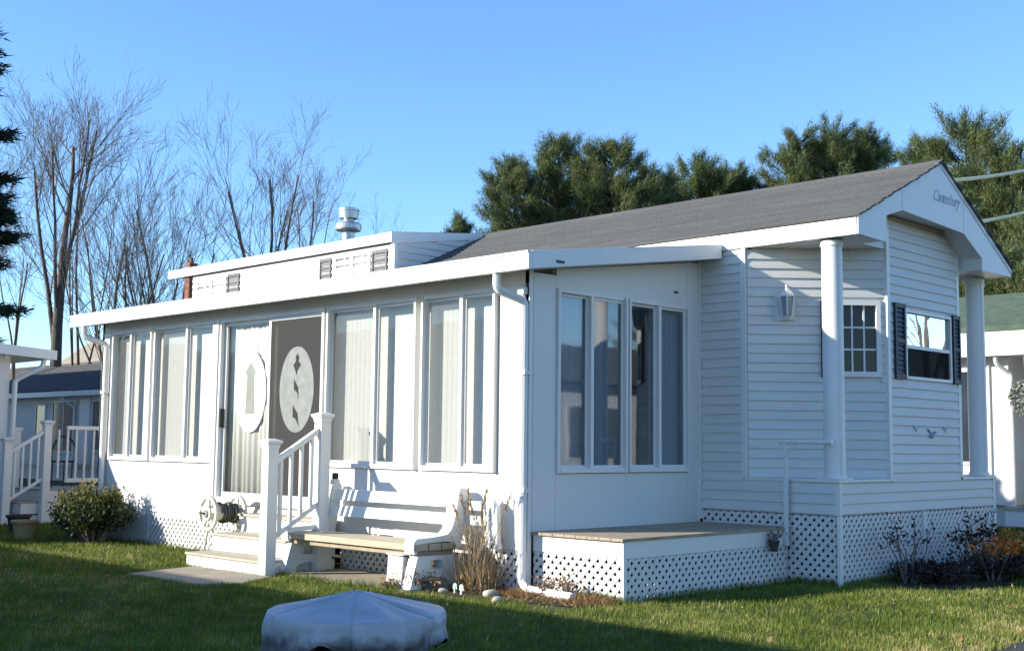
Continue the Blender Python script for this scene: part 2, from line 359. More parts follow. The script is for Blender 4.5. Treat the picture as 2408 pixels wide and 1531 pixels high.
window_unit(FF, -3.15, -1.59, -2.29, 2, [(-3.25, -1.55, .15, -8)], screens=(0,))
window_unit(FF, -1.53, -.42, -.92, 2, [(-1.58, -.36, .15, -8)], screens=(0,))
window_unit(FS, .39, 1.43, .89, 2, [(.33, .95, .10, 14), (1.16, 1.42, .16, 40)], gl=GLASSD)
window_unit(FS, 1.475, 2.49, 1.985, 2, [(1.46, 1.62, .16, 40), (1.97, 2.5, .10, 14)], gl=GLASSD)
# door
mb = MB(); mb.fbox(FF, -5.45, -5.37, -.08, .045, .66, ZT+.01); mb.fbox(FF, -5.365, -5.325, -.05, .028, .70, ZT-.03); mb.fbox(FF, -3.215, -3.17, -.08, .045, .66, ZT+.01)
mb.fbox(FF, -5.37, -3.215, -.08, .03, ZT-.03, ZT+.01); mb.fbox(FF, -5.37, -3.215, -.08, .05, .62, .70)
DR = mb.build('sliding_door', TRIM, SR, bevel=.003)
for i, (a, b, d) in enumerate(((-5.32, -4.27, -.045), (-4.31, -3.22, -.01))):
    m3 = MB(); f = .048
    m3.fbox(FF, a, a+f, d-.014, d+.016, .70, ZT-.03); m3.fbox(FF, b-f, b, d-.014, d+.016, .70, ZT-.03)
    m3.fbox(FF, a+f, b-f, d-.014, d+.016, .70, .76); m3.fbox(FF, a+f, b-f, d-.014, d+.016, ZT-.075, ZT-.03)
    m3.build('door_panel', TRIM, DR, bevel=.003)
    MB().fbox(FF, a+f, b-f, d-.003, d+.003, .76, ZT-.075).build('pane', GLASS, DR)
    if i == 1: MB().fbox(FF, a+f, b-f, d+.012, d+.013, .76, ZT-.075).build('insect_screen', SCREEN, DR)
MB().fbox(FF, -5.30, -5.28, -.02, .03, 1.55, 1.78).build('door_handle', IRON, DR)
# door curtain behind the left panel (wavy sheet)
mb = MB(); N = 60
for i in range(N+1):
    x = -5.36+1.12*i/N; d = .105+.010*math.sin(i*1.05)+.008*math.sin(i*.37)
    mb.v += [(x, d, .70), (x, d, 2.86)]
for i in range(N): mb.f.append((2*i, 2*i+2, 2*i+3, 2*i+1))
o = mb.build('curtain', CURT, DR, smooth=True, normals=False); sm = o.modifiers.new('s', 'SOLIDIFY'); sm.thickness = .002
# ovals on the door glass (etched decals): left with an open pointed centre, right with ribbon cut-outs
def oval(cx, cz, rx, rz, y, m, holes, name):
    """flat oval plate with polygon holes, made by strip filling between scanlines"""
    mb = MB(); N = 70
    def inside_gaps(z):
        g = []
        for h in holes:
            xs = []
            for i in range(len(h)):
                (x0, z0), (x1, z1) = h[i], h[(i+1) % len(h)]
                if (z0 <= z < z1) or (z1 <= z < z0): xs.append(x0+(z-z0)/(z1-z0)*(x1-x0))
            xs.sort(); g += list(zip(xs[::2], xs[1::2]))
        return sorted(g)
    for i in range(N):
        za = -rz+2*rz*i/N; zb = -rz+2*rz*(i+1)/N; zm = (za+zb)/2
        wa, wb = rx*math.sqrt(max(0, 1-(za/rz)**2)), rx*math.sqrt(max(0, 1-(zb/rz)**2)); segs = []; left = None
        cuts = [c for g in inside_gaps(zm) for c in g]; wm = (wa+wb)/2; xs = [None]+cuts+[None]
        for j in range(0, len(xs), 2):
            a = xs[j]; b = xs[j+1]
            a0, a1 = (-wa, -wb) if a is None else (a, a); b0, b1 = (wa, wb) if b is None else (b, b)
            if b0 < a0 or b1 < a1: continue
            mb.hexa([(cx+a0, y, cz+za), (cx+b0, y, cz+za), (cx+b0, y+.003, cz+za), (cx+a0, y+.003, cz+za), (cx+a1, y, cz+zb), (cx+b1, y, cz+zb), (cx+b1, y+.003, cz+zb), (cx+a1, y+.003, cz+zb)])
    return mb.build(name, m, DR)
ob = [[(-.10, -.27), (.10, -.27), (.075, .20), (.12, .235), (.0, .36), (-.12, .235), (-.075, .20)]]
oval(-4.80, 1.985, .335, .50, .080, ETCH, ob, 'oval_decal')
MB().prism([(-4.80+px_, .0815, 1.985+pz_) for px_, pz_ in ob[0]], (0, .001, 0)).build('oval_centre', mat('etched_grey', (.33, .35, .31), rough=.7, var=.1, scale=9), DR)
dm = [[(0, .42), (.05, .36), (.03, .33), (.08, .28), (.02, .22), (0, .16), (-.03, .22), (-.07, .28), (-.02, .33), (-.03, .37)], [(-.05, .12), (.04, .02), (.05, -.12), (.02, -.04), (-.05, 0)], [(-.06, -.18), (.04, -.28), (.07, -.44), (.0, -.34), (-.06, -.32)]]
oval(-3.72, 1.985, .335, .50, -.0065, ETCHG, dm, 'oval_decal')
# downspouts
def spout(pts, name='downspout', par=SR):
    P = [Vector(p) for p in pts]; out = [P[0]]
    for i in range(1, len(P)-1):
        for t in (.0, .25, .5, .75, 1.0):
            a = P[i]+(P[i-1]-P[i]).normalized()*min(.05, (P[i-1]-P[i]).length*.45); b = P[i]+(P[i+1]-P[i]).normalized()*min(.05, (P[i+1]-P[i]).length*.45)
            out.append(a.lerp(P[i], t).lerp(P[i].lerp(b, t), t))
    out.append(P[-1]); mb = MB(); mb.tube(out, .042, 8); return mb.build(name, TRIM, par, smooth=False, bevel=.004)
spout([(-.14, -.30, 2.985), (-.14, -.30, 2.83), (-.01, -.055, 2.73), (-.01, -.055, .11), (.10, -.10, .055), (.72, -.16, .045)])
spout([(-8.46, -.30, 2.985), (-8.46, -.30, 2.84), (-8.26, -.055, 2.72), (-8.26, -.055, .10)])
for x, zz in ((-.01, 2.05), (-.01, .95), (-8.26, 2.05)): MB().box(x-.055, x+.055, -.10, .0, zz-.018, zz+.018).build('downspout_strap', TRIM, SR, bevel=.003)
MB().box(-.10, -.02, -.06, .01, 2.80, 2.87).build('trim_cap', TRIM, SR, bevel=.004); MB().box(-8.40, -8.20, -.03, .01, 2.84, 2.89).build('trim_cap', TRIM, SR, bevel=.004)

# ================================================================== PARK HOME
X1, X2, H = .59, 1.675, 3.66
HM = thing('park_home', (-4.5, 4.6, 0), 'white vinyl-sided park home with grey shingle roof, porch columns and an angled bay end', 'house')
FN = frame((0, YB, 0), (1, 0, 0), (0, -1, 0)); FE = frame((X2, 0, 0), (0, 1, 0), (1, 0, 0))
FD = frame((X1, YB, 0), (1, 1, 0), (1, -1, 0)); FD2 = frame((X2, 5.323, 0), (-1, 1, 0), (1, 1, 0))
YE = YB+H; Yb, Yc = 3.835, 5.325+.20
FD2 = frame((X2, Yc, 0), (-1, 1, 0), (1, 1, 0)); LD2 = (YE-Yc)*2**.5
def wall(F, a, b, z0, z1, name='wall'):
    return MB().fbox(F, a, b, -.08, -.004, z0, z1).build(name, SIDING, HM)
w = wall(FN, -10.72, -8.52, .70, 3.53); siding(w, FN, -10.7, -8.52, .71, 3.5)
w = wall(FN, -.0, X1-.004, .70, 3.53); siding(w, FN, .022, X1-.04, .712, 3.52)
MB().fbox(FN, -8.5, -.02, -.09, -.03, .70, 3.53).build('wall', SIDING, HM)
MB().fbox(FN, X1-.055, X1+.012, -.05, .020, 1.045, 3.53).build('corner_board', TRIM, HM, bevel=.003)
w = wall(FD, .07, .97, 1.0, 3.53); wall(FD, .97, 1.447, 1.0, 2.14); wall(FD, .97, 1.447, 2.96, 3.53); wall(FD, 1.447, 1.50, 1.0, 3.53)
dgb = siding(w, FD, .02, 1.135, 1.06, 3.53)          # left part of diagonal wall (board run split by the window)
for k in list(w.children):
    z = (k.location.z)+wpos(w).z   # board offset above first
    zz = 1.06+z
    if 2.11 < zz+.05 < 2.98:
        # narrow this board so it ends at the window frame; far side gets its own piece
        k['_cut'] = 1
cutb = [k for k in w.children if k.get('_cut')]
for k in cutb: bpy.data.objects.remove(k)
def board_piece(par, F, s0, s1, z):
    prof = [(-.004, 0), (.017, 0), (.019, .006), (.014, .045), (.0125, .052), (.004, .1056), (-.004, .1056)]
    MB().prism([F(s0, d, z+q) for d, q in prof], Vector(F(s1, 0, z))-Vector(F(s0, 0, z))).build('siding_board', SIDING, par)
for i in range(25):
    z = 1.06+.1016*i
    if 2.11 < z+.05 < 2.98: board_piece(w, FD, .02, .962, z); board_piece(w, FD, 1.455, 1.50, z)
    else: board_piece(w, FD, 1.1352, 1.50, z)
# diagonal window with shutter
mb = MB(); a, b, z0, z1 = .965, 1.452, 2.135, 2.965
mb.fbox(FD, a, a+.05, -.05, .035, z0, z1); mb.fbox(FD, b-.05, b, -.05, .035, z0, z1); mb.fbox(FD, a+.05, b-.05, -.05, .035, z1-.06, z1); mb.fbox(FD, a+.05, b-.05, -.05, .04, z0, z0+.06)
dw = mb.build('window', TRIM, HM, bevel=.003)
mg = MB(); pw = (b-a-.1)
for k in (1, 2): mg.fbox(FD, a+.05+pw*k/3-.009, a+.05+pw*k/3+.009, -.02, .012, z0+.06, z1-.06)
for k in (1, 2): mg.fbox(FD, a+.05, b-.05, -.021, .013, z0+.06+(z1-z0-.12)*k/3-.010, z0+.06+(z1-z0-.12)*k/3+.010)
mg.build('muntin_grid', TRIM, dw)
for c in range(3):
    for r_ in range(3):
        MB().fbox(FD, a+.05+pw*c/3+.009, a+.05+pw*(c+1)/3-.009, -.012, -.006, z0+.06+.2367*r_+.01, z0+.06+.2367*(r_+1)-.01).build('pane', GLASSM, dw)
MB().fbox(FD, a, b, -.35, -.34, z0-.1, z1+.1).build('dark_backing', DARK, dw)  # dark sheet behind the panes, the unlit room put into its colour
def shutter(F, s0, s1, z0, z1, m, par, n=14):
    mb = MB(); mb.fbox(F, s0, s0+.03, .016, .045, z0, z1); mb.fbox(F, s1-.03, s1, .016, .045, z0, z1)
    mb.fbox(F, s0+.03, s1-.03, .016, .043, z0, z0+.05); mb.fbox(F, s0+.03, s1-.03, .016, .043, z1-.05, z1); zm = (z0+z1)/2
    if n > 6: mb.fbox(F, s0+.03, s1-.03, .016, .043, zm-.02, zm+.02)
    mb.fbox(F, s0+.03, s1-.03, .016, .020, z0+.05, z1-.05); sh = mb.build('shutter', m, par, bevel=.002)
    lz = (z1-z0-.1)/n; b0 = MB(); b0.prism([F(s0+.03, .020, z0+.05+lz), F(s0+.03, .024, z0+.05+lz), F(s0+.03, .038, z0+.05+.004), F(s0+.03, .020, z0+.05+.004)], Vector(F(s1-.03, 0, 0))-Vector(F(s0+.03, 0, 0)))
    o = b0.build('louver', m, sh)
    for k in range(1, n): clone(o, (0, 0, lz*k))
    return sh
shutter(FD, .805, .955, 2.13, 2.96, BLK, HM)
# end wall with its siding and window
MB().fbox(FE, 4.19, 5.31, -.08, -.004, .71, 2.14).build('wall', SIDING, HM); MB().fbox(FE, 4.19, 5.31, -.08, -.004, 2.90, 3.89).build('wall', SIDING, HM); MB().fbox(FE, 5.31, 5.51, -.08, -.004, .71, 3.89).build('wall', SIDING, HM); MB().fbox(FE, Yb+.01, 4.19, -.08, -.004, .71, 3.89).build('wall', SIDING, HM)
ew = HM.children[-1]
for i in range(32):
    z = .712+.1016*i
    if z > 3.80: break
    mid = z+.05
    s0_, s1_ = Yb+.03, Yc-.03
    if z < 1.0: s0_, s1_ = YB+.045, YE-.045
    if 2.14 < mid < 2.90: board_piece(ew, FE, s0_, 4.19, z); board_piece(ew, FE, 5.31, s1_, z)
    else: board_piece(ew, FE, s0_, s1_, z)
for y in (Yb, Yc): MB().fbox(FE, y-.035, y+.03, -.05, .019, 1.06, 3.90).build('corner_board', TRIM, HM, bevel=.003)
MB().fbox(FE, Yb+.03, Yc-.03, .0, .035, 3.855, 3.89).build('top_trim', YELLT, HM)
mb = MB(); a, b, z0, z1 = 4.185, 5.315, 2.135, 2.905
mb.fbox(FE, a, a+.035, -.05, .030, z0, z1); mb.fbox(FE, b-.035, b, -.05, .030, z0, z1); mb.fbox(FE, a+.035, b-.035, -.05, .030, z1-.035, z1); mb.fbox(FE, a+.035, b-.035, -.05, .034, z0, z0+.035); mb.fbox(FE, a+.035, b-.035, -.04, .020, 2.475, 2.515)
wwn = mb.build('window', TRIM, HM, bevel=.003)
GLASSB = glass('bright_reflecting_glass', tint=(.85, .85, .85), boost=9.0)
MB().fbox(FE, a+.035, b-.035, -.010, -.004, 2.515, z1-.035).build('pane', GLASSB, wwn)
MB().fbox(FE, a+.035, b-.035, -.030, -.026, 2.515, z1-.035).build('pale_backing', SLAT, wwn)  # pale plate added behind the glass to brighten the sky-reflecting pane
MB().fbox(FE, a+.035, b-.035, -.020, -.014, z0+.035, 2.475).build('pane', GLASSM, wwn)
MB().fbox(FE, a+.035, b-.035, .004, .005, z0+.035, 2.475).build('insect_screen', SCREEND, wwn)
mg = MB()
for k in (1, 2, 3): mg.fbox(FE, a+(b-a)*k/4-.005, a+(b-a)*k/4+.005, -.030, -.022, z0+.035, z1-.035)
for z in (2.31, 2.69): mg.fbox(FE, a+.035, b-.035, -.031, -.021, z-.006, z+.006)
mg.build('muntin_grid', TRIM, wwn); MB().fbox(FE, a, b, -.35, -.34, z0-.1, z1+.1).build('dark_backing', DARK, wwn)  # the dark sheet stands in for the unlit room behind
shutter(FE, 3.93, 4.165, 2.13, 2.955, BLK, HM); shutter(FE, 5.335, 5.52, 2.13, 2.93, BLK, HM)
# far diagonal wall, rear and left walls
MB().fbox(FD2, 0, LD2, -.08, -.004, 1.0, 3.53).build('wall', SIDING, HM)
MB().box(-10.72, X1, YE-.08, YE, .70, 3.53).build('wall', SIDING, HM)
MB().box(-10.72, -10.64, YB+.08, YE-.08, .70, 3.9).build('wall', SIDING, HM)
MB().box(-10.6, X1, YB+.12, YE-.12, .55, .70).build('floor', DARK, HM)
# porch base with ledge
mb = MB(); mb.prism([(X1-.02, YB+.0, 1.03), (X2+.03, YB-.03, 1.03), (X2+.03, Yb+.02, 1.03)], (0, 0, .028)); mb.build('porch_ledge', TRIM, HM, bevel=.004)
mb = MB(); mb.prism([(X1, YE+.03, 1.03), (X2+.03, YE+.03, 1.03), (X2+.03, Yc, 1.03)], (0, 0, .028)); mb.build('porch_ledge', TRIM, HM, bevel=.004)
bw = MB().fbox(FN, X1, X2-.005, -.08, -.004, .70, 1.03).build('wall', SIDING, HM); siding(bw, FN, X1-.04, X2-.03, .712, 1.03)
MB().fbox(FE, YB+.0, YE, -.08, -.004, .70, 1.03).build('wall', SIDING, HM)
MB().box(X1, X2-.08, YE-.08, YE, .70, 1.03).build('wall', SIDING, HM)
MB().box(X1+.1, X2-.09, YB+.09, YE-.09, .60, .70).build('floor', DARK, HM)
mb = MB(); mb.fbox(FE, YB-.012, YB+.045, -.06, .020, .70, 1.03); mb.build('corner_board', TRIM, HM, bevel=.003)
mb = MB(); mb.fbox(FE, YE-.045, YE+.012, -.06, .020, .70, 1.03); mb.build('corner_board', TRIM, HM, bevel=.003)
# columns
def column(cx, cy, zt, par=HM):
    mb = MB(); N = 40; R0 = .108
    def ring(z, r, groove=True):
        out = []
        for k in range(N):
            a = 2*math.pi*k/N-.42; rr = r*(.86 if (groove and k == 0) else 1); out.append((cx+rr*math.cos(a), cy+rr*math.sin(a), z))
        return out
    Rn = [ring(1.062, R0+.012, False), ring(1.10, R0+.012, False), ring(1.105, R0), ring(1.9, R0), ring(zt-.06, R0*.98), ring(zt-.055, R0+.008, False), ring(zt, R0+.008, False)]
    for r_ in Rn: mb.v += r_
    for i in range(len(Rn)-1):
        for k in range(N): mb.f.append((i*N+k, i*N+(k+1) % N, (i+1)*N+(k+1) % N, (i+1)*N+k))
    mb.f += [tuple(range(N-1, -1, -1)), tuple(range((len(Rn)-1)*N, len(Rn)*N))]
    c = mb.build('column', TRIM, par)
    MB().box(cx-.14, cx+.14, cy-.14, cy+.14, 1.0585, 1.075).build('column_base', TRIM, c, bevel=.003); return c
column(1.565, 2.875, 3.50); column(1.565, 6.27, 3.46)
# roof
RX0, RX1 = -10.95, 1.985
def slope(P0, P1, x0, x1, name, n=16, m=SHING, dormer=None, par=HM):
    """stepped shingle courses from eave P0=(y,z) up to ridge P1"""
    d = Vector((0, P1[0]-P0[0], P1[1]-P0[1])); nn = Vector((0, -d.z, d.y)).normalized()
    if nn.z < 0: nn = -nn
    mb = MB(); o0 = Vector((0, P0[0], P0[1]))
    for i in range(n):
        a = o0+d*(i/n)+nn*.012; b = o0+d*((i+1)/n)+nn*.002; c = o0+d*(i/n)-nn*.012; e = o0+d*((i+1)/n)-nn*.012
        # ragged shingle tabs along the course
        jx = .012*math.sin(i*2.7)+.006*math.sin(i*7.1)
        mb.prism([(x0-jx, c.y, c.z), (x0-jx, a.y, a.z), (x0-jx, b.y, b.z), (x0-jx, e.y, e.z)], (x1-x0+2*jx, 0, 0))
    return stuff(mb.build(name, m, par))
MBr = MB(); MBr.prism([(0, 2.715, 3.69), (0, 4.60, 4.555), (0, 6.42, 3.57), (0, 6.42, 3.52), (0, 4.60, 4.49), (0, 2.715, 3.64)], (1, 0, 0))
MBr.v = [(RX0 if v[0] == 0 else X2+.26, v[1], v[2]) for v in MBr.v]; rf = MBr.build('roof', SHING, HM)
slope((2.690, 3.705), (4.60, 4.577), RX0, RX1, 'shingle_courses', par=rf); slope((6.45, 3.575), (4.60, 4.577), RX0, RX1, 'shingle_courses', par=rf)
mb = MB(); mb.prism([(RX0, 4.48, 4.535), (RX0, 4.60, 4.592), (RX0, 4.72, 4.525), (RX0, 4.72, 4.535), (RX0, 4.60, 4.604), (RX0, 4.48, 4.547)], (RX1-RX0, 0, 0)); mb.build('ridge_cap', SHING, rf)
MB().box(RX0, RX1-.03, 2.712, 2.732, 3.516, 3.690).build('eave_fascia', TRIM, HM, bevel=.003)
MB().box(RX0, RX1-.03, 6.40, 6.42, 3.47, 3.56).build('eave_fascia', TRIM, HM)
# gable board at the end
G = [(2.712, 3.516), (3.30, 3.502), (3.30, 3.785), (3.655, 3.89), (5.13, 3.835), (5.60, 3.600), (5.60, 3.455), (6.42, 3.470), (6.42, 3.575), (4.60, 4.575), (2.712, 3.700)]
mb = MB(); mb.prism([(X2+.262, y, z) for y, z in G], (.024, 0, 0)); mb.build('gable_board', WHITE, HM, bevel=.002)
# drip edge stripe on the far rake, joints of the gable board
mb = MB(); mb.prism([(X2+.287, 4.60, 4.520), (X2+.287, 6.42, 3.520), (X2+.287, 6.42, 3.505), (X2+.287, 4.60, 4.505)], (.008, 0, 0)); mb.build('rake_trim', TRIM, HM)
for y, z0, z1 in ((3.655, 3.9, 4.12), (5.13, 3.85, 4.25)): MB().box(X2+.2862, X2+.288, y-.002, y+.002, z0, z1).build('board_joint', LETT, HM)
# soffits
MB().box(X1+.02, X2+.258, 2.735, 3.30, 3.522, 3.535).build('porch_ceiling', WHITE, HM)
MB().box(X1+.02, X2-.002, 3.301, YE, 3.523, 3.536).build('porch_ceiling', WHITE, HM)
MB().box(X2+.004, X2+.258, 5.60, 6.395, 3.475, 3.488).build('porch_ceiling', WHITE, HM)
AS = [(3.296, 3.530), (3.296, 3.792), (3.652, 3.900), (5.132, 3.900), (5.604, 3.612), (5.604, 3.470)]
for (ya, za), (yb_, zb_) in zip(AS[:-1], AS[1:]):
    dn = Vector((0, yb_-ya, zb_-za)).normalized(); nn_ = Vector((0, -dn.z, dn.y))*.012
    MB().prism([(X2+.002, ya, za), (X2+.002, yb_, zb_), (X2+.002, yb_+nn_.y, zb_+nn_.z), (X2+.002, ya+nn_.y, za+nn_.z)], (.2585, 0, 0)).build('arch_soffit', WHITE, HM)
MB().box(X1+.1, X2+.0, 5.60, 5.612, 3.47, 3.90).build('arch_soffit', WHITE, HM)
MB().fbox(FE, 3.30, 5.59, -.06, -.006, 3.53, 3.90).build('wall', SIDING, HM)
# lettering on the gable
tc = bpy.data.curves.new('lettering', 'FONT'); tc.body = 'Canterbury'; tc.size = .185; tc.shear = .55; tc.extrude = .002; tc.space_character = .86
to = bpy.data.objects.new('t', tc); COL.objects.link(to)
dg = bpy.context.evaluated_depsgraph_get(); me = bpy.data.meshes.new_from_object(to.evaluated_get(dg)); bpy.data.objects.remove(to)
vs = np.array([v.co[:] for v in me.vertices]); wd = vs[:, 0].max()
for v in me.vertices: x, y, z = v.co; v.co = (X2+.2885+z, 4.36+x*(.70/wd), 4.115+y)
me.materials.clear(); me.materials.append(LETT); link('lettering', me, HM)
# gulls on the end wall
def gull(y, z, s, m=BIRD):
    mb = MB(); P = [(-.10, .05), (-.05, .035), (0, .0), (.045, .03), (.10, .02), (.06, .0), (.03, -.03), (.0, -.045), (-.035, -.03), (-.05, .0)]
    mb.prism([(X2+.016, y+p[0]*s, z+p[1]*s) for p in P], (.008, 0, 0)); return mb
g = gull(4.78, 1.545, 1.15); g.build('bird_ornament', BIRD, HM)
gull(4.42, 1.60, .75).build('bird_ornament', SIDING, HM); gull(5.14, 1.60, .75).build('bird_ornament', SIDING, HM)
# wall lantern
Lt = MB(); Lt.fbox(FD, .315, .525, .016, .034, 2.735, 3.00); Lt = Lt.build('wall_lantern', TRIM, HM, bevel=.006)
mb = MB(); c0 = Vector(FD(.42, .13, 0)); mb.lathe([(.012, 3.075), (.03, 3.06), (.085, 3.0), (.092, 2.985), (.09, 2.975)], (c0.x, c0.y), 6); mb.lathe([(.055, 2.775), (.035, 2.755), (.012, 2.735)], (c0.x, c0.y), 6); mb.tube([FD(.42, .03, 2.88), FD(.42, .05, 3.05), FD(.42, .09, 3.11), FD(.42, .125, 3.08)], .009, 6)
for k in range(6):
    an = 2*math.pi*k/6; mb.tube([(c0.x+.085*math.cos(an), c0.y+.085*math.sin(an), 2.98), (c0.x+.055*math.cos(an), c0.y+.055*math.sin(an), 2.775)], .006, 4)
mb.build('lantern_cage', TRIM, Lt); mb = MB(); mb.lathe([(.05, 2.78), (.078, 2.972)], (c0.x, c0.y), 6); mb.build('lantern_glass', LANT, Lt)
# skirting lattice and trims
lattice(HM, FN, .02, X2-.03, .0, .695); lattice(HM, FE, YB+.03, 4.53, 0, .695); lattice(HM, FE, 4.61, YE-.03, 0, .695)
for F_, s in ((FE, YB+.01), (FE, 4.57), (FE, YE-.01)): MB().fbox(F_, s-.035, s+.035, -.014, .018, 0, .697).build('skirt_post', TRIM, HM)
lattice(HM, frame((-10.68, 0, 0), (0, 1, 0), (-1, 0, 0)), YB, YE, 0, .695)
MB().box(-10.7, X1, YE-.03, YE-.01, 0, .70).build('skirt', LATT, HM)
# dormer
DZ = 4.375
dwl = MB().box(-10.73, -5.32, 2.76, 2.80, 3.55, 4.22).build('dormer_wall', SIDING, HM)
for i in range(6): board_piece(dwl, FN, -10.73, -5.36, 3.60+.1016*i)
MB().prism([(-5.36, 2.80, 3.6), (-5.36, 4.56, 3.6), (-5.36, 4.56, 4.52), (-5.36, 2.80, 4.235)], (.04, 0, 0)).build('dormer_wall', SIDING, HM)
dws = HM.children[-1]; FDS = frame((-5.32, 0, 0), (0, 1, 0), (1, 0, 0))
for i in range(9): board_piece(dws, FDS, 2.80 if i < 6 else 2.95+.62*(i-6), 4.52, 3.60+.1016*i)
MB().fbox(FDS, 2.735, 2.80, -.06, .02, 3.6, 4.23).build('corner_board', TRIM, HM)
mb = MB(); mb.prism([(-11.45, 2.70, DZ), (-11.45, 4.60, 4.60), (-11.45, 4.60, 4.50), (-11.45, 2.70, 4.24)], (6.13, 0, 0)); drf = mb.build('dormer_roof', SHBLUE, HM)
MB().box(-11.46, -5.30, 2.675, 2.70, 4.225, DZ-.005).build('dormer_fascia', TRIM, HM, bevel=.003)
mb = MB(); mb.prism([(-5.318, 2.70, 4.225), (-5.318, 2.70, DZ-.006), (-5.318, 4.58, 4.59), (-5.318, 4.58, 4.50), (-5.318, 2.80, 4.225)], (.02, 0, 0)); mb.build('dormer_fascia', TRIM, HM)
FW = frame((0, 2.76, 0), (1, 0, 0), (0, -1, 0))
def dwin(s0, s1, z0, z1, grid=2, gl=GLASSM):
    mb = MB(); mb.fbox(FW, s0, s0+.035, .0, .04, z0, z1); mb.fbox(FW, s1-.035, s1, .0, .04, z0, z1); mb.fbox(FW, s0+.035, s1-.035, .0, .04, z1-.035, z1); mb.fbox(FW, s0+.035, s1-.035, .0, .042, z0, z0+.03)
    f = mb.build('window', TRIM, HM); zz = z0+.33*(z1-z0)
    m2 = MB(); m2.fbox(FW, (s0+s1)/2+.04-.014, (s0+s1)/2+.04+.014, .014, .032, z0+.03, z1-.035); m2.fbox(FW, s0+.035, s1-.035, .015, .033, zz-.012, zz+.012); m2.build('muntin_grid', TRIM, f)
    MB().fbox(FW, s0+.035, s1-.035, .016, .018, z0+.03, z1-.035).build('pane', gl, f)
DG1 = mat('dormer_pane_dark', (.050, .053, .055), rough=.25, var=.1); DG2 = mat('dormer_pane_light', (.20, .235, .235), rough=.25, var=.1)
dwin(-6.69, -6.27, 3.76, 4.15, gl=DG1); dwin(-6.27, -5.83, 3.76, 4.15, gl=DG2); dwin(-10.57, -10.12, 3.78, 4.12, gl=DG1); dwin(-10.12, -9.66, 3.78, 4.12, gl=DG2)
for a, b in ((-7.05, -6.77), (-5.79, -5.45), (-9.61, -9.26), (-11.0, -10.9)):
    if a > -10.95: shutter(FW, a, b, 3.72 if a < -7.0 or a > -6 else 3.84, 4.15, GSHUT, HM, n=6)
# metal vent pipe
mb = MB(); mb.lathe([(.10, 4.4), (.10, 4.84), (.125, 4.86), (.205, 4.875), (.215, 4.90), (.215, 4.97), (.20, 4.995), (.11, 5.01), (.09, 5.03), (.09, 5.05), (.155, 5.08), (.165, 5.20), (.175, 5.205), (.175, 5.235), (.10, 5.262), (.0, 5.27)], (-8.02, 4.0), 28, cap=False); mb.build('vent_pipe', GALV, HM, smooth=False)

# ================================================================== DECK
DK = thing('deck', (.55, 1.4, 0), 'low tan board deck with white fascia and lattice skirt beside the sunroom', 'deck')
n = 8; bw_ = (1.125-.008)/n
b0 = MB().box(.008, .008+bw_-.005, .04, 2.735, .540, .566).build('deck_board', DECKW, DK, bevel=.003)
for k in range(1, n): clone(b0, (bw_*k, 0, 0))
MB().box(.006, 1.10, .074, .096, .388, .538).build('fascia', TRIM, DK, bevel=.002); MB().box(1.078, 1.101, .0965, 2.735, .388, .538).build('fascia', TRIM, DK, bevel=.002)
MB().box(.03, 1.07, .10, 2.7, .40, .52).build('joist_frame', DECKW, DK)
lattice(DK, frame((0, .085, 0), (1, 0, 0), (0, -1, 0)), .008, 1.07, 0, .386); lattice(DK, frame((1.09, 0, 0), (0, 1, 0), (1, 0, 0)), .12, 2.72, 0, .386)
MB().box(1.075, 1.108, .068, .115, 0, .387).build('skirt_post', TRIM, DK, bevel=.002)
# grab rail by the porch
GR = thing('grab_rail', (1.13, 2.66, .55), 'slim white metal grab rail with a square post at the deck corner by the porch', 'handrail')
MB().box(1.105, 1.145, 2.64, 2.68, .38, 1.42).build('post', TRIM, GR, bevel=.004)
MB().tube([(1.06, 2.66, 1.435), (1.66, 2.66, 1.435)], .024, 8).build('rail', TRIM, GR)
MB().tube([(1.125, 2.66, 1.25), (1.17, 2.66, 1.33), (1.26, 2.66, 1.42)], .011, 6).build('bracket', TRIM, GR)

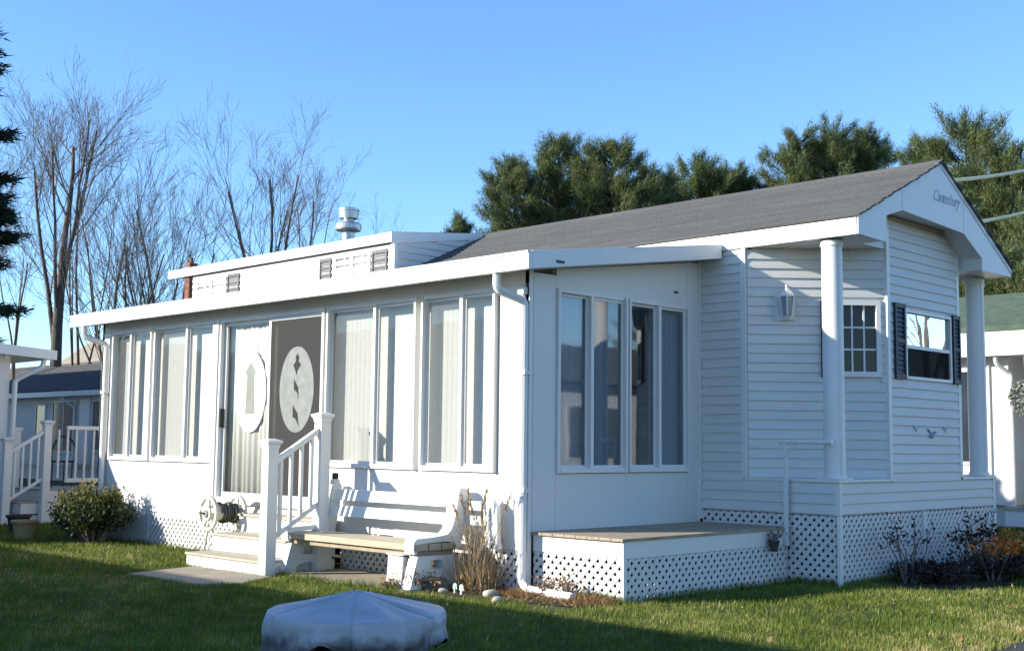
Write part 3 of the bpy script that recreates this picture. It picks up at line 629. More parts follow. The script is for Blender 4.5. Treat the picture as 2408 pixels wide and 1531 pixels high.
# ================================================================== ENTRY STEPS (and the neighbour's)
def steps_thing(label, o, group=None):
    """steps with one railing; local frame: x right, front is -y"""
    t = thing('entry_steps', o, label, 'steps', group)
    def B(*a): return MB().box(a[0]+o[0], a[1]+o[0], a[2]+o[1], a[3]+o[1], a[4], a[5])
    xl, xr = -1.45, 0.0
    for i, (yf, yb, zt) in enumerate(((-1.05, -.72, .15), (-.72, -.38, .345), (-.38, -.07, .55))):
        B(xl, xr, yf+.025, yf+.045, (0.0, .152, .347)[i], zt-.028).build('riser', TRIM, t, bevel=.003)
        B(xl, xr, yf, yb+.02, zt-.026, zt).build('tread', TREAD, t, bevel=.004)
        B(xl, xl+.02, yf+.046, -.07, (0.0, .152, .347)[i], zt-.028).build('side_panel', TRIM, t)
        B(xr-.02, xr, yf+.046, -.07, (0.0, .152, .347)[i], zt-.028).build('side_panel', TRIM, t)
    def post(y, zb, zt_):
        p = B(.02, .145, y-.0625, y+.0625, zb, zt_-.10).build('post', TRIM, t, bevel=.004)
        m = MB(); cx, cy = .0825+o[0], y+o[1]
        def ring(h, z): return [(cx-h, cy-h, z), (cx+h, cy-h, z), (cx+h, cy+h, z), (cx-h, cy+h, z)]
        hs = [(.068, zt_-.10), (.072, zt_-.07), (.092, zt_-.04), (.092, zt_-.02), (.03, zt_)]
        for h, z in hs: m.v += ring(h, z)
        for i in range(len(hs)-1):
            for k in range(4): m.f.append((i*4+k, i*4+(k+1) % 4, (i+1)*4+(k+1) % 4, (i+1)*4+k))
        m.f += [(3, 2, 1, 0), (len(hs)*4-4, len(hs)*4-3, len(hs)*4-2, len(hs)*4-1)]
        m.build('post_cap', TRIM, p); return p
    post(-1.0, .0, 1.41); post(-.34, .0, 1.70)
    def rail(z0, z1, h, w):
        m = MB(); c = .0825
        m.prism([(c-w+o[0], -.94+o[1], z0), (c+w+o[0], -.94+o[1], z0), (c+w+o[0], -.94+o[1], z0+h), (c-w+o[0], -.94+o[1], z0+h)], (0, .54, z1-z0)); m.build('rail', TRIM, t, bevel=.006)
    rail(1.14, 1.47, .065, .034); rail(.36, .69, .055, .024)
    for k in range(4):
        y = -.94+.54*(k+.6)/4.2; f = (y+.94)/.54
        B(.065, .10, y-.018, y+.018, .40+.33*f, 1.145+.33*f).build('baluster', TRIM, t, bevel=.003)
    return t
EO = (-2.83, 0, 0)
ES = steps_thing('three white steps with tan treads and a white railing at the sunroom door', EO)
NS = steps_thing('white porch steps with railing at the far left, behind the bush', (-12.0, 1.15, 0))
# landing railing of the neighbour (runs back from the top post)
nr = [MB().box(-11.95, -11.88, 1.15+.0, 2.35, 1.545, 1.61).build('rail', TRIM, NS, bevel=.005), MB().box(-11.945, -11.885, 1.15, 2.35, .66, .73).build('rail', TRIM, NS, bevel=.005)]
bb = MB().box(-11.932, -11.898, 1.0, 1.034, .73, 1.545).build('baluster', TRIM, NS, bevel=.003)
for k in range(1, 8): clone(bb, (0, .155*k, 0))
MB().box(-13.4, -11.97, 1.10, 2.5, .50, .55).build('landing', TREAD, NS)
# the other side railing behind
MB().box(-13.18, -13.06, .75, .87, .5, 1.52).build('post', TRIM, NS, bevel=.004); MB().box(-13.2, -13.04, .73, .89, 1.52, 1.58).build('post_cap', TRIM, NS, bevel=.01)
MB().box(-13.05, -11.98, 2.40, 2.46, 1.47, 1.53).build('rail', TRIM, NS)
b2 = MB().box(-13.02, -12.985, 2.41, 2.445, .6, 1.47).build('baluster', TRIM, NS)
for k in range(1, 7): clone(b2, (.15*k, 0, 0))

# ================================================================== BENCH
BN = thing('bench', (-1.8, -.45, 0), 'white moulded garden bench with tan seat planks in front of the sunroom', 'bench')
def side_frame(x0, w):
    mb = MB()
    for sg in (1, -1):     # trapezoid leg with a window and an arch, two mirrored halves
        Q = [(-.33, 0), (-.185, 0), (-.165, .07), (-.13, .105), (0, .115), (0, .20), (-.09, .20), (-.065, .283), (0, .283), (0, .325), (-.235, .325)]
        mb.prism([(x0, -.465+y*sg, z) for y, z in Q], (w, 0, 0))
    mb.build('end_leg', PLAST, BN)
    top = [(-.745, .345), (-.765, .40), (-.760, .455), (-.725, .488), (-.50, .497), (-.34, .515), (-.285, .56), (-.245, .66), (-.215, .80), (-.195, .915), (-.165, .955)]
    low = [(-.085, .945), (-.065, .90), (-.09, .70), (-.13, .50), (-.17, .40), (-.20, .385), (-.245, .43), (-.32, .45), (-.50, .448), (-.70, .440), (-.718, .40), (-.715, .345)]
    mb = MB(); P = top+low
    mb.prism([(x0-.01, y, z) for y, z in P], (w+.02, 0, 0)); mb.build('arm_frame', PLAST, BN)
side_frame(-2.85, .10); side_frame(-.86, .12)
for k in range(3): MB().box(-2.83, -.715, -.745+.165*k, -.592+.165*k, .375, .437).build('seat_plank', BENCHW, BN, bevel=.006)
MB().box(-2.80, -.75, -.70, -.24, .326, .373).build('seat_beam', DECKW, BN)
for (z0, z1, y) in ((.765, .88, -.19), (.60, .71, -.225)):
    mb = MB(); mb.hexa([(-2.73, y-.03, z0), (-.88, y-.03, z0), (-.88, y, z0), (-2.73, y, z0), (-2.73, y-.005, z1), (-.88, y-.005, z1), (-.88, y+.025, z1), (-2.73, y+.025, z1)]); mb.build('back_slat', PLAST, BN, bevel=.006)
MB().box(-2.02, -.88, -.235, -.205, .445, .50).build('back_slat', PLAST, BN, bevel=.004)
for z0 in (.60, .74): MB().box(-.74, -.42, -.12, -.09, z0, z0+.09).build('folding_slat', PLAST, BN, bevel=.006)
mb = MB(); mb.prism([(-.45, -.14, .40), (-.45, -.14, .83), (-.42, -.14, .87), (-.33, -.14, .86), (-.26, -.14, .78), (-.25, -.14, .46), (-.22, -.14, .40)], (0, .05, 0)); mb.build('table_end', PLAST, BN, bevel=.01)
# box under bench end
bx = MB(); bx.hexa([(-1.13, -.76, .0), (-.90, -.76, .0), (-.90, -.40, 0), (-1.13, -.40, 0), (-1.115, -.75, .325), (-.885, -.75, .312), (-.885, -.42, .312), (-1.115, -.42, .325)])
bo = thing('storage_box', (-1.05, -.6, 0), 'weathered pale grey box standing against the right leg of the bench', 'box')
bx.build('box_body', mat('weathered_box', (.52, .53, .50), rough=.8, var=.1, scale=5, dirt=((.34, .33, .28), 8, .56)), bo, bevel=.01)
MB().box(-1.125, -.88, -.765, -.41, .3255, .340).build('lid', PLAST, bo, bevel=.005)
# small cup and rag behind the bench
cg = thing('garden_ornament', (-2.62, -.30, .9), 'small white garden light with a black round lens on the bench arm by the railing', 'ornament')
MB().lathe([(.0, .985), (.03, .985), (.035, 1.0), (.035, 1.05), (.0, 1.055)], (-2.66, -.22), 12, cap=False).build('lens', IRON, cg); MB().lathe([(.05, .93), (.055, .94), (.05, .985), (.02, .99)], (-2.66, -.22), 14).build('base', PLAST, cg)

# ================================================================== HOSE REEL
HR = thing('hose_reel', (-4.5, -.5, .35), 'cream hose reel cart with spoked wheel and dark hose beside the steps', 'hose reel')
ax = Vector((.02, 1, 0)).normalized(); c1 = Vector((-4.52, -.62, .55)); c2 = c1+ax*.38; e1 = Vector((ax.y, -ax.x, 0)); e2 = Vector((0, 0, 1))
def wheel(c, Rr, nm='wheel'):
    mb = MB(); N = 32
    for r0, r1 in ((Rr*.80, Rr), (.03, .075)):
        for k in range(N):
            a, b = 2*math.pi*k/N, 2*math.pi*(k+1)/N
            p = [c+e1*math.cos(t)*q+e2*math.sin(t)*q for t, q in ((a, r0), (b, r0), (b, r1), (a, r1))]
            mb.hexa([x-ax*.018 for x in p]+[x+ax*.018 for x in p])
    for k in range(5):
        t = 2*math.pi*k/5+.3; d = e1*math.cos(t)+e2*math.sin(t); s_ = d.cross(ax)
        p = [c+d*.07-s_*.034, c+d*.07+s_*.034, c+d*Rr*.82+s_*.026, c+d*Rr*.82-s_*.026]; mb.hexa([x-ax*.012 for x in p]+[x+ax*.012 for x in p])
    return mb.build(nm, REELW, HR, bevel=.003)
wheel(c1, .205); wheel(c2, .205)
MB().tube([c1-ax*.03, c2+ax*.02], .088, 18).build('drum', REELW, HR)
mb = MB(); P = []
for k in range(260):
    t = k/260; a = 2*math.pi*t*6.5; rr = .104+.012*math.sin(t*30); P.append(c1+ax*(.13+.22*t)+e1*math.cos(a)*rr+e2*math.sin(a)*rr)
mb.tube(P, .013, 5); mb.build('hose', HOSE, HR, smooth=True)
MB().tube([c1-ax*.03, c1-ax*.07, c1-ax*.07+e1*-.09], .008, 6).build('crank', IRON, HR)
for c in (c1, c2):
    p = c+ax*.04; mb = MB(); mb.tube([p-e1*.17+Vector((0, 0, -c.z)), p, p+e1*.13+Vector((0, 0, -c.z))], .014, 6); mb.build('stand', REELW, HR)
MB().tube([c1-ax*.05, c1-ax*.02], .045, 16).build('hub', GALV, HR)

# ================================================================== FIRE PIT WITH COVER
FC = Vector((3.18, -4.51))
FP = thing('fire_pit', (FC.x, FC.y, 0), 'round fire pit under a grey-blue vinyl cover standing on the shaded lawn', 'fire pit')
nA, nR = 288, 70; V = []; Fq = []
def cover_pt(a, t):
    # t 0 apex .. 1 rim .. up to 1.45 skirt hem
    fold = .5+.5*math.cos(8*a+1.1)
    if t <= 1:
        z = .655-.092*t**1.0-.010*(1-fold)*math.sin(math.pi*t)*t+.006*math.sin(11*a+5*t)*t*t*(1-t)*2; r = .432*t; z += .006*math.sin(13*a+2*math.sin(3*a))*t*t*math.sin(math.pi*min(1,t*.9))-.014*math.exp(-((a-5.55)*4)**2)*t*t+.012*math.exp(-((a-5.95)*9)**2)*t+.010*math.exp(-((a-5.15)*9)**2)*t-.010*math.exp(-((a-.35)*5)**2)*t*t+.009*math.exp(-((a-4.6)*8)**2)*t
        z -= .010*math.exp(-((math.cos(a+.7)-1)**2)*30)*t
        z += .007*max(0, math.cos((a-5.3)*3))**6*math.sin(math.pi*t)
    else:
        u = (t-1)/.45; wob = .5+.5*math.sin(5*a+.6)+.35*math.sin(9*a+2.1)
        z = .563-.010*u-(.085+.10*abs(math.cos(2*a+.5)))*u*(1+.10*wob); z += .004*math.sin(21*a+4*u)*u; r = .432+.012*math.sin(min(1, u*3)*math.pi/2)-.035*u*(.5+.5*math.sin(7*a+.5))+.012*u*math.sin(15*a+2*math.sin(2*a))+.010*math.sin(u*6+3*a)*u+.008*u*math.sin(29*a+1)
    return (FC.x+r*math.cos(a), FC.y+r*math.sin(a), z)
for j in range(nR+1):
    t = 1.45*j/nR
    for k in range(nA): V.append(cover_pt(2*math.pi*k/nA, max(t, .004)))
for j in range(nR):
    for k in range(nA): Fq.append((j*nA+k, j*nA+(k+1) % nA, (j+1)*nA+(k+1) % nA, (j+1)*nA+k))
mb = MB(); mb.v = V; mb.f = Fq+[tuple(range(nA))]
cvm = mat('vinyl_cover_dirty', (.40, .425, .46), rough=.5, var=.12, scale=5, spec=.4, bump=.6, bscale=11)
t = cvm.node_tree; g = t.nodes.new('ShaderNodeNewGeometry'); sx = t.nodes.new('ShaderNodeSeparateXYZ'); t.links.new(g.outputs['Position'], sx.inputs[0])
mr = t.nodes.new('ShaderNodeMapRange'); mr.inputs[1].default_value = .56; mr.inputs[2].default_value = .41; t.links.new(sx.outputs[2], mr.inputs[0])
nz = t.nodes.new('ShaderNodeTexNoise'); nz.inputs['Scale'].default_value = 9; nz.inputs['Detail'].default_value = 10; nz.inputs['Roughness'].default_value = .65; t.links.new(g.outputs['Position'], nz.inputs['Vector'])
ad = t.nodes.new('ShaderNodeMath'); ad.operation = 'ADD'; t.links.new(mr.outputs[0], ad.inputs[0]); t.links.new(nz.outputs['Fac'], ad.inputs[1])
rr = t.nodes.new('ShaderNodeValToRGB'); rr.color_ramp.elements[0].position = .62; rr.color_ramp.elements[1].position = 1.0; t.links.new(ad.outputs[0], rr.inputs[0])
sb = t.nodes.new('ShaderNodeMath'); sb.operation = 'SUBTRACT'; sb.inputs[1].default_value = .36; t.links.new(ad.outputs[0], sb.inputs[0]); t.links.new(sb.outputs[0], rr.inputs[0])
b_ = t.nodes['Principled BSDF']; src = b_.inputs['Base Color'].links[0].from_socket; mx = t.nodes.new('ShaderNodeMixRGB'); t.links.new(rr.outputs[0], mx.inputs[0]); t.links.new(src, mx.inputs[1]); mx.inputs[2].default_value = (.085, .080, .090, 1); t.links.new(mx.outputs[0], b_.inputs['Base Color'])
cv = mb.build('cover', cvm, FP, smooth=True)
for k in range(6):      # welded seams of the cover's panels
    a_ = 2*math.pi*(k+.3)/6; pts_ = [Vector(cover_pt(a_, .03+1.42*j/26))+Vector((.001*math.cos(a_), .001*math.sin(a_), .001)) for j in range(27)]
    MB().tube(pts_, .0032, 5).build('seam', cvm, cv, smooth=True)
MB().tube([cover_pt(2*math.pi*k/120, 1.44) for k in range(121)], .0055, 6, cap=False).build('hem', cvm, cv, smooth=True)
MB().lathe([(.10, .30), (.28, .34), (.37, .42), (.39, .50), (.38, .50), (.35, .43), (.26, .36), (.1, .32)], FC, 36).build('fire_bowl', IRON, FP, smooth=True)
for k in range(4):
    a = R(20+90*k); MB().tube([(FC.x+.36*math.cos(a), FC.y+.36*math.sin(a), .46), (FC.x+.38*math.cos(a), FC.y+.38*math.sin(a), .30), (FC.x+.36*math.cos(a), FC.y+.36*math.sin(a), .12), (FC.x+.43*math.cos(a), FC.y+.43*math.sin(a), 0)], .021, 8).build('leg', IRON, FP)
MB().lathe([(.34, .10), (.355, .11), (.34, .12)], FC, 32, cap=False).build('leg_ring', IRON, FP)

# ================================================================== POTS, STONES, SMALL THINGS
def pot(x, y, r, h, m, label, nm='flower_pot'):
    p = thing(nm, (x, y, 0), label, 'flower pot'); mb = MB(); N = 36; prof = [(r*.62, 0), (r*.68, h*.1), (r*.92, h*.80), (r*.94, h*.86), (r*1.06, h*.88), (r*1.06, h), (r*.95, h), (r*.88, h*.86)]
    for q, (rr_, z) in enumerate(prof):
        for k in range(N):
            a = 2*math.pi*k/N; f = 1-.03*(k % 2)*(1 if 0 < q < 3 else 0); mb.v.append((x+rr_*f*math.cos(a), y+rr_*f*math.sin(a), z))
    for i in range(len(prof)-1):
        for k in range(N): mb.f.append((i*N+k, i*N+(k+1) % N, (i+1)*N+(k+1) % N, (i+1)*N+k))
    mb.f.append(tuple(range(N-1, -1, -1))); mb.build('pot_body', m, p); MB().lathe([(.001, h*.9), (r*.93, h*.9)], (x, y), 20, cap=False).build('soil', SOIL, p); return p
pot(-8.70, -.92, .175, .27, POTM, 'tan ribbed flower pot on the grass edge at the foot of the far left steps')
pot(-9.75, -.55, .17, .28, POTD, 'dark brown flower pot half out of frame at the left edge')
pd_ = pot(1.17, 2.36, .055, .11, POTD, 'small dark pot with a green tuft hung on the deck fascia'); 
for ch in [pd_]: ch.location.z = .34
mb = MB(); mb.tube([(1.105, 2.36, .40), (1.16, 2.36, .42)], .008, 6); mb.build('hook', IRON, pd_)
for i, (x, y, s) in enumerate(((-.05, -.42, .075), (.28, -.66, .06), (-.55, -.55, .05))):
    import bmesh
    bm = bmesh.new(); bmesh.ops.create_icosphere(bm, subdivisions=3, radius=s)
    for v in bm.verts: v.co *= 1+.12*math.sin(v.co.x*60+i)+.1*math.sin(v.co.y*45+v.co.z*30); v.co.z *= .55
    me = bpy.data.meshes.new('stone'); bm.to_mesh(me); bm.free(); me.materials.append(STONE); me.shade_smooth()
    o = bpy.data.objects.new('stone', me); COL.objects.link(o); o.location = (x, y, s*.3)
    tag(o, ('round pale stone beside the foot of the downspout', 'flat pale stone in the dry bed in front of the deck corner', 'small pale stone at the foot of the dry reeds')[i], 'stone', 'stones in the flower bed')
for i, (x, y) in enumerate(((-.42, -.52), (-.30, -.55))):
    mb = MB(); mb.box(x-.008, x+.008, y-.006, y+.006, .0, .07); mb.prism([(x-.028, y, .045), (x+.028, y, .045), (x+.022, y, .09), (x, y, .10), (x-.022, y, .09)], (0, .008, 0))
    tag(mb.build('plant_label', (TRIM if i else mat('mint_plastic', (.35, .55, .50))), None), ('white plant label stuck in the bed beside the reeds', 'mint green plant label stuck in the bed beside the reeds')[1-i], 'plant label', 'plant labels in the bed')
# dark iron chair on the neighbour's landing
ch = thing('patio_chair', (-12.9, 1.5, .55), 'black wrought iron chair with curved back on the landing at far left', 'chair')
mb = MB(); P = [(-12.75, 1.30, 1.0)]+[(-12.75+.02, 1.5-.22*math.cos(R(a)), 1.12+.32*math.sin(R(a))) for a in range(0, 181, 15)]+[(-12.75, 1.7, 1.0)]; mb.tube(P, .014, 6); mb.build('back', IRON, ch)
MB().box(-13.1, -12.75, 1.3, 1.7, .98, 1.01).build('seat', IRON, ch)
for x in (-13.08, -12.77):
    for y in (1.32, 1.68): MB().tube([(x, y, .55), (x, y, .98)], .012, 6).build('leg', IRON, ch)
# ================================================================== OTHER HOUSES
def hbox(t, x0, x1, y0, y1, z0, z1, nm='wall', m=WHITE, **k): return MB().box(x0, x1, y0, y1, z0, z1).build(nm, m, t, **k)
def gable_x(t, x0, x1, y0, y1, ze, zr, m, th=.12, over=.3, n=9, zf=None):
    """gable roof, ridge along x"""
    ym = (y0+y1)/2; k = (zr-ze)/(ym-y0+over)
    r = MB().prism([(x0-over, y0-over, ze-.03), (x0-over, ym, zr-.03), (x0-over, y1+over, ze-.03), (x0-over, y1+over, ze-.03-th), (x0-over, ym, zr-.03-th), (x0-over, y0-over, ze-.03-th)], (x1-x0+2*over, 0, 0)).build('roof', m, t)
    slope((y0-over, ze), (ym, zr), x0-over-.02, x1+over+.02, 'shingle_courses', n=n, m=m, par=r); slope((y1+over, ze), (ym, zr), x0-over-.02, x1+over+.02, 'shingle_courses', n=n, m=m, par=r)
    MB().box(x0-over, x1+over, y0-over-.02, y0-over-.002, ze-.20, ze-.03).build('fascia', TRIM, t)
    for x in (x0+.03, x1-.03): MB().prism([(x, y0+.01, ze-.2), (x, ym, zr-.16), (x, y1-.01, ze-.2)], (.02, 0, 0)).build('gable_wall', SIDING, t)
    return r
def win(t, F, s0, s1, z0, z1, split=1, gl=None, nm='window'):
    mb = MB(); mb.fbox(F, s0, s0+.06, -.03, .035, z0, z1); mb.fbox(F, s1-.06, s1, -.03, .035, z0, z1); mb.fbox(F, s0+.06, s1-.06, -.03, .035, z0, z0+.06); mb.fbox(F, s0+.06, s1-.06, -.03, .035, z1-.06, z1)
    for k in range(1, split+1): x = s0+(s1-s0)*k/(split+1); mb.fbox(F, x-.025, x+.025, -.03, .025, z0+.06, z1-.06)
    w = mb.build(nm, TRIM, t); 
    for k in range(split+1): a = s0+.03+(s1-s0-.06)*k/(split+1); b = s0+.03+(s1-s0-.06)*(k+1)/(split+1); MB().fbox(F, a+.028, b-.028, .004, .010, z0+.06, z1-.06).build('pane', gl or DPANE, w)
    return w
DPANE = mat('far_window_pane', (.03, .04, .055), rough=.08, spec=.9, var=.2, scale=1.5)
# A: neighbour on the left
A = thing('neighbour_sunroom', (-14.5, -3, 0), 'white neighbouring sunroom cut by the left edge of the photo, wide eave and curved downspout', 'house')
hbox(A, -17.5, -12.38, -3.2, .33, .3, 2.78); hbox(A, -17.4, -12.45, -3.1, .25, 0, .3, 'skirt', LATT)
MB().prism([(-12.02, -3.4, 3.12), (-12.02, .94, 2.875), (-12.02, .94, 2.735), (-12.02, -3.4, 2.98)], (-5.8, 0, 0)).build('roof', WHITE, A)
MB().prism([(-12.0, -3.4, 3.15), (-12.0, .96, 2.875), (-12.0, .96, 2.715), (-12.0, -3.4, 2.96)], (-.02, 0, 0)).build('fascia', TRIM, A, bevel=.004)
MB().prism([(-17.8, .941, 2.875), (-12.021, .941, 2.875), (-12.021, .941, 2.73), (-17.8, .941, 2.73)], (0, .02, 0)).build('fascia', TRIM, A)
spout([(-12.14, .80, 2.74), (-12.14, .78, 2.60), (-12.32, .40, 2.36), (-12.32, .38, .2)], par=A)
MB().box(-12.20, -12.13, .12, .19, 2.70, 2.77).build('eave_knob', TRIM, A, bevel=.015)
win(A, frame((-12.38, 0, 0), (0, 1, 0), (1, 0, 0)), -2.6, -.6, 1.1, 2.5)
# unseen front wing, added and skewed to throw the slanting shadow on the sunroom
hbox(A, -17.4, -12.5, -7.2, -3.3, .3, 2.78); hbox(A, -17.3, -12.6, -7.1, -3.4, 0, .3, 'skirt', LATT)
MB().prism([(-17.8, -2.98, 2.80), (-10.74, -3.05, 2.80), (-12.05, -7.4, 2.80), (-17.8, -7.4, 2.80)], (0, 0, .16)).build('roof', WHITE, A)
win(A, frame((-12.5, 0, 0), (0, 1, 0), (1, 0, 0)), -6.8, -4.2, 1.0, 2.5, 2)
# B: far left house
Bh = thing('far_house', (-32, 12, 0), 'far white house in blue shade with a dark shingle roof, seen over the stair railing', 'house')
hbox(Bh, -38, -26.5, 10.5, 14.4, .5, 2.95, m=SIDING); hbox(Bh, -37.9, -26.6, 10.6, 14.3, 0, .5, 'skirt', LATT)
gable_x(Bh, -38, -26.5, 10.5, 14.4, 3.02, 4.12, SHBLUE, n=10)
FB = frame((0, 10.5, 0), (1, 0, 0), (0, -1, 0))
win(Bh, FB, -34.0, -33.2, 1.45, 2.6, 0); win(Bh, FB, -32.7, -31.0, .95, 2.7, 1); hbox(Bh, -30.6, -29.9, 10.44, 10.5, .6, 2.72, 'panel', TRIM); win(Bh, FB, -29.8, -28.2, 1.0, 2.7, 1)
spout([(-31.5, 10.2, 2.85), (-31.4, 10.25, 2.7), (-30.95, 10.43, 2.45), (-30.95, 10.43, .2)], par=Bh)
# C: unseen house, added left of the frame to keep B in shade
Ch = thing('shade_house', (-32, 4, 0), 'unseen white house added beyond the left edge to shade the far house', 'house')
hbox(Ch, -44, -27.2, 1.6, 5.2, 0, 5.6, m=SIDING); gable_x(Ch, -44, -27.2, 1.6, 5.2, 5.7, 7.7, SHBLUE, n=6)
# G1, G2: roofs behind the far house
G1 = thing('far_house', (-43, 15, 0), 'low house with a dark grey-brown roof right behind the far blue-shaded house', 'house')
hbox(G1, -56, -38.9, 14.9, 19.5, 0, 3.4, m=SIDING); gable_x(G1, -56, -38.9, 14.9, 19.5, 3.5, 4.85, mat('shingle_brown', (.15, .125, .105), rough=.95, var=.2, scale=4, bump=.5), n=8)
G2 = thing('far_house', (-48, 20, 0), 'farthest house with a broad tan roof rising behind the bare tree trunks', 'house')
hbox(G2, -56, -43.2, 19.5, 26.5, 0, 4.2, m=SIDING)
gable_x(G2, -56, -43.2, 20.6, 26.5, 4.6, 6.9, SHTAN, n=8)
# brick chimney house behind the dormer
CH = thing('chimney_house', (-30, 14.5, 0), 'house hidden behind the park home with a red brick chimney showing by the dormer', 'house')
hbox(CH, -33, -27.2, 13.4, 17, 0, 3.0, m=SIDING); gable_x(CH, -33, -27.2, 13.4, 17, 3.1, 4.6, SHBLUE, n=6)
cs = MB().box(-28.36, -28.09, 12.86, 13.12, 0, 7.22).build('chimney', MORT, CH)
# bricks as joined relief (each is under 3 px wide in the photograph)
mb = MB()
for row in range(36):
    z = 4.2+.083*row
    for F_, w_ in ((frame((-28.36, 12.86, 0), (1, 0, 0), (0, -1, 0)), .27), (frame((-28.09, 12.86, 0), (0, 1, 0), (1, 0, 0)), .26)):
        x = -.05*(row % 2)
        while x < w_:
            a, b = max(x, 0)+.004, min(x+.1, w_)-.004
            if b-a > .012: mb.fbox(F_, a, b, 0, .012, z+.005, z+.078)
            x += .1
stuff(mb.build('bricks', BRICK, cs)); MB().box(-28.39, -28.06, 12.83, 13.15, 7.221, 7.30).build('chimney_cap', BRICK, cs); MB().lathe([(.07, 7.3), (.06, 7.5)], (-28.22, 12.99), 12).build('chimney_pot', BRICK, cs)
# right: the next home with a green roof
Gr = thing('green_roof_house', (-4, 15, 0), 'white neighbouring home with green shingle roof at the right edge of the photo', 'house')
FG = frame((0, 13.4, 0), (1, 0, 0), (0, -1, 0))
hbox(Gr, -10.5, -1.0, 13.4, 15.6, .4, 3.05); hbox(Gr, -10.5, 5, 15.6, 19.2, .4, 3.4, m=SIDING); hbox(Gr, -10.4, 4.9, 13.5, 19.1, 0, .4, 'skirt', LATT)
MB().box(-10.8, 4.2, 13.02, 13.04, 3.035, 3.585).build('fascia', TRIM, Gr, bevel=.004); MB().box(-10.8, 4.2, 13.04, 15.5, 3.04, 3.075).build('soffit', TRIM, Gr)
MB().prism([(-10.8, 13.0, 3.57), (-10.8, 15.35, 4.40), (-10.8, 19.6, 3.3), (-10.8, 19.6, 3.2), (-10.8, 15.35, 4.30), (-10.8, 13.0, 3.47)], (15, 0, 0)).build('roof', SHGRN, Gr)
slope((13.0, 3.585), (15.35, 4.415), -10.8, 4.22, 'shingle_courses', n=14, m=SHGRN, par=Gr.children[-1])
MB().fbox(FG, -1.56, -1.44, .0, .03, .6, 2.92).build('door_edge', mat('brown_screen_edge', (.10, .06, .045), rough=.6), Gr); MB().fbox(FG, -1.36, -1.33, .0, .05, .7, 2.9).build('trim', TRIM, Gr)
MB().fbox(FG, -1.06, -.99, -.05, .02, .4, 3.0).build('corner_post', TRIM, Gr)
for a, b in ((-4.0, -2.8), (-2.7, -1.6)): win(Gr, FG, a, b, 1.1, 2.85, 1)
spout([(-1.10, 13.12, 3.03), (-1.10, 13.14, 2.90), (-.94, 13.36, 2.72), (-.94, 13.36, .1)], par=Gr)
mb = MB()
for x in (-.52, 2.9): mb.box(x-.07, x+.07, 13.1, 13.24, .4, 3.03)
mb.build('porch_post', TRIM, Gr); MB().box(-.98, 4.1, 13.05, 15.5, .32, .40).build('porch_floor', TREAD, Gr); MB().box(-.98, 4.1, 13.06, 13.12, .06, .32).build('porch_fascia', TRIM, Gr); MB().box(-.45, 2.85, 13.14, 13.19, 1.2, 1.27).build('rail', TRIM, Gr)
wr = thing('porch_wreath', (-.62, 13.02, 2.3), 'pale grey-green wreath hung on the porch of the green roofed home', 'wreath')
# across the road and in front (out of view; they are reflected in glass and shade the lawn)
Eh = thing('opposite_house', (14, 18, 0), 'white house across the road, seen only as a reflection in the side windows', 'house')
hbox(Eh, 12.5, 17, 13, 24, 0, 2.9); 
MB().prism([(12.1, 12.7, 2.95), (17.4, 12.7, 2.95), (14.75, 12.7, 4.2)], (0, 11.6, 0)).build('roof', SHING, Eh)
win(Eh, frame((12.5, 0, 0), (0, 1, 0), (-1, 0, 0)), 14.5, 17.0, 1.0, 2.4, 1); win(Eh, frame((12.5, 0, 0), (0, 1, 0), (-1, 0, 0)), 19, 21.5, 1.0, 2.4, 1); win(Eh, frame((0, 13, 0), (1, 0, 0), (0, -1, 0)), 13.4, 15.6, 1.0, 2.4, 1)
Fh = thing('front_house', (-7, -13, 0), 'white home behind the viewer whose roof shades the front lawn', 'house')
hbox(Fh, -20, -6.3, -13.3, -9.0, 0, 3.3, m=SIDING); gable_x(Fh, -20, -6.5, -13.3, -9.0, 3.3, 4.25, SHING, n=6, over=.25)
gable_x(Fh, -5.8, -1.2, -13.2, -8.6, 3.45, 4.62, SHING, n=6, over=.25)
hbox(Fh, -5.8, -1.2, -13.2, -8.6, 0, 3.4, m=SIDING)

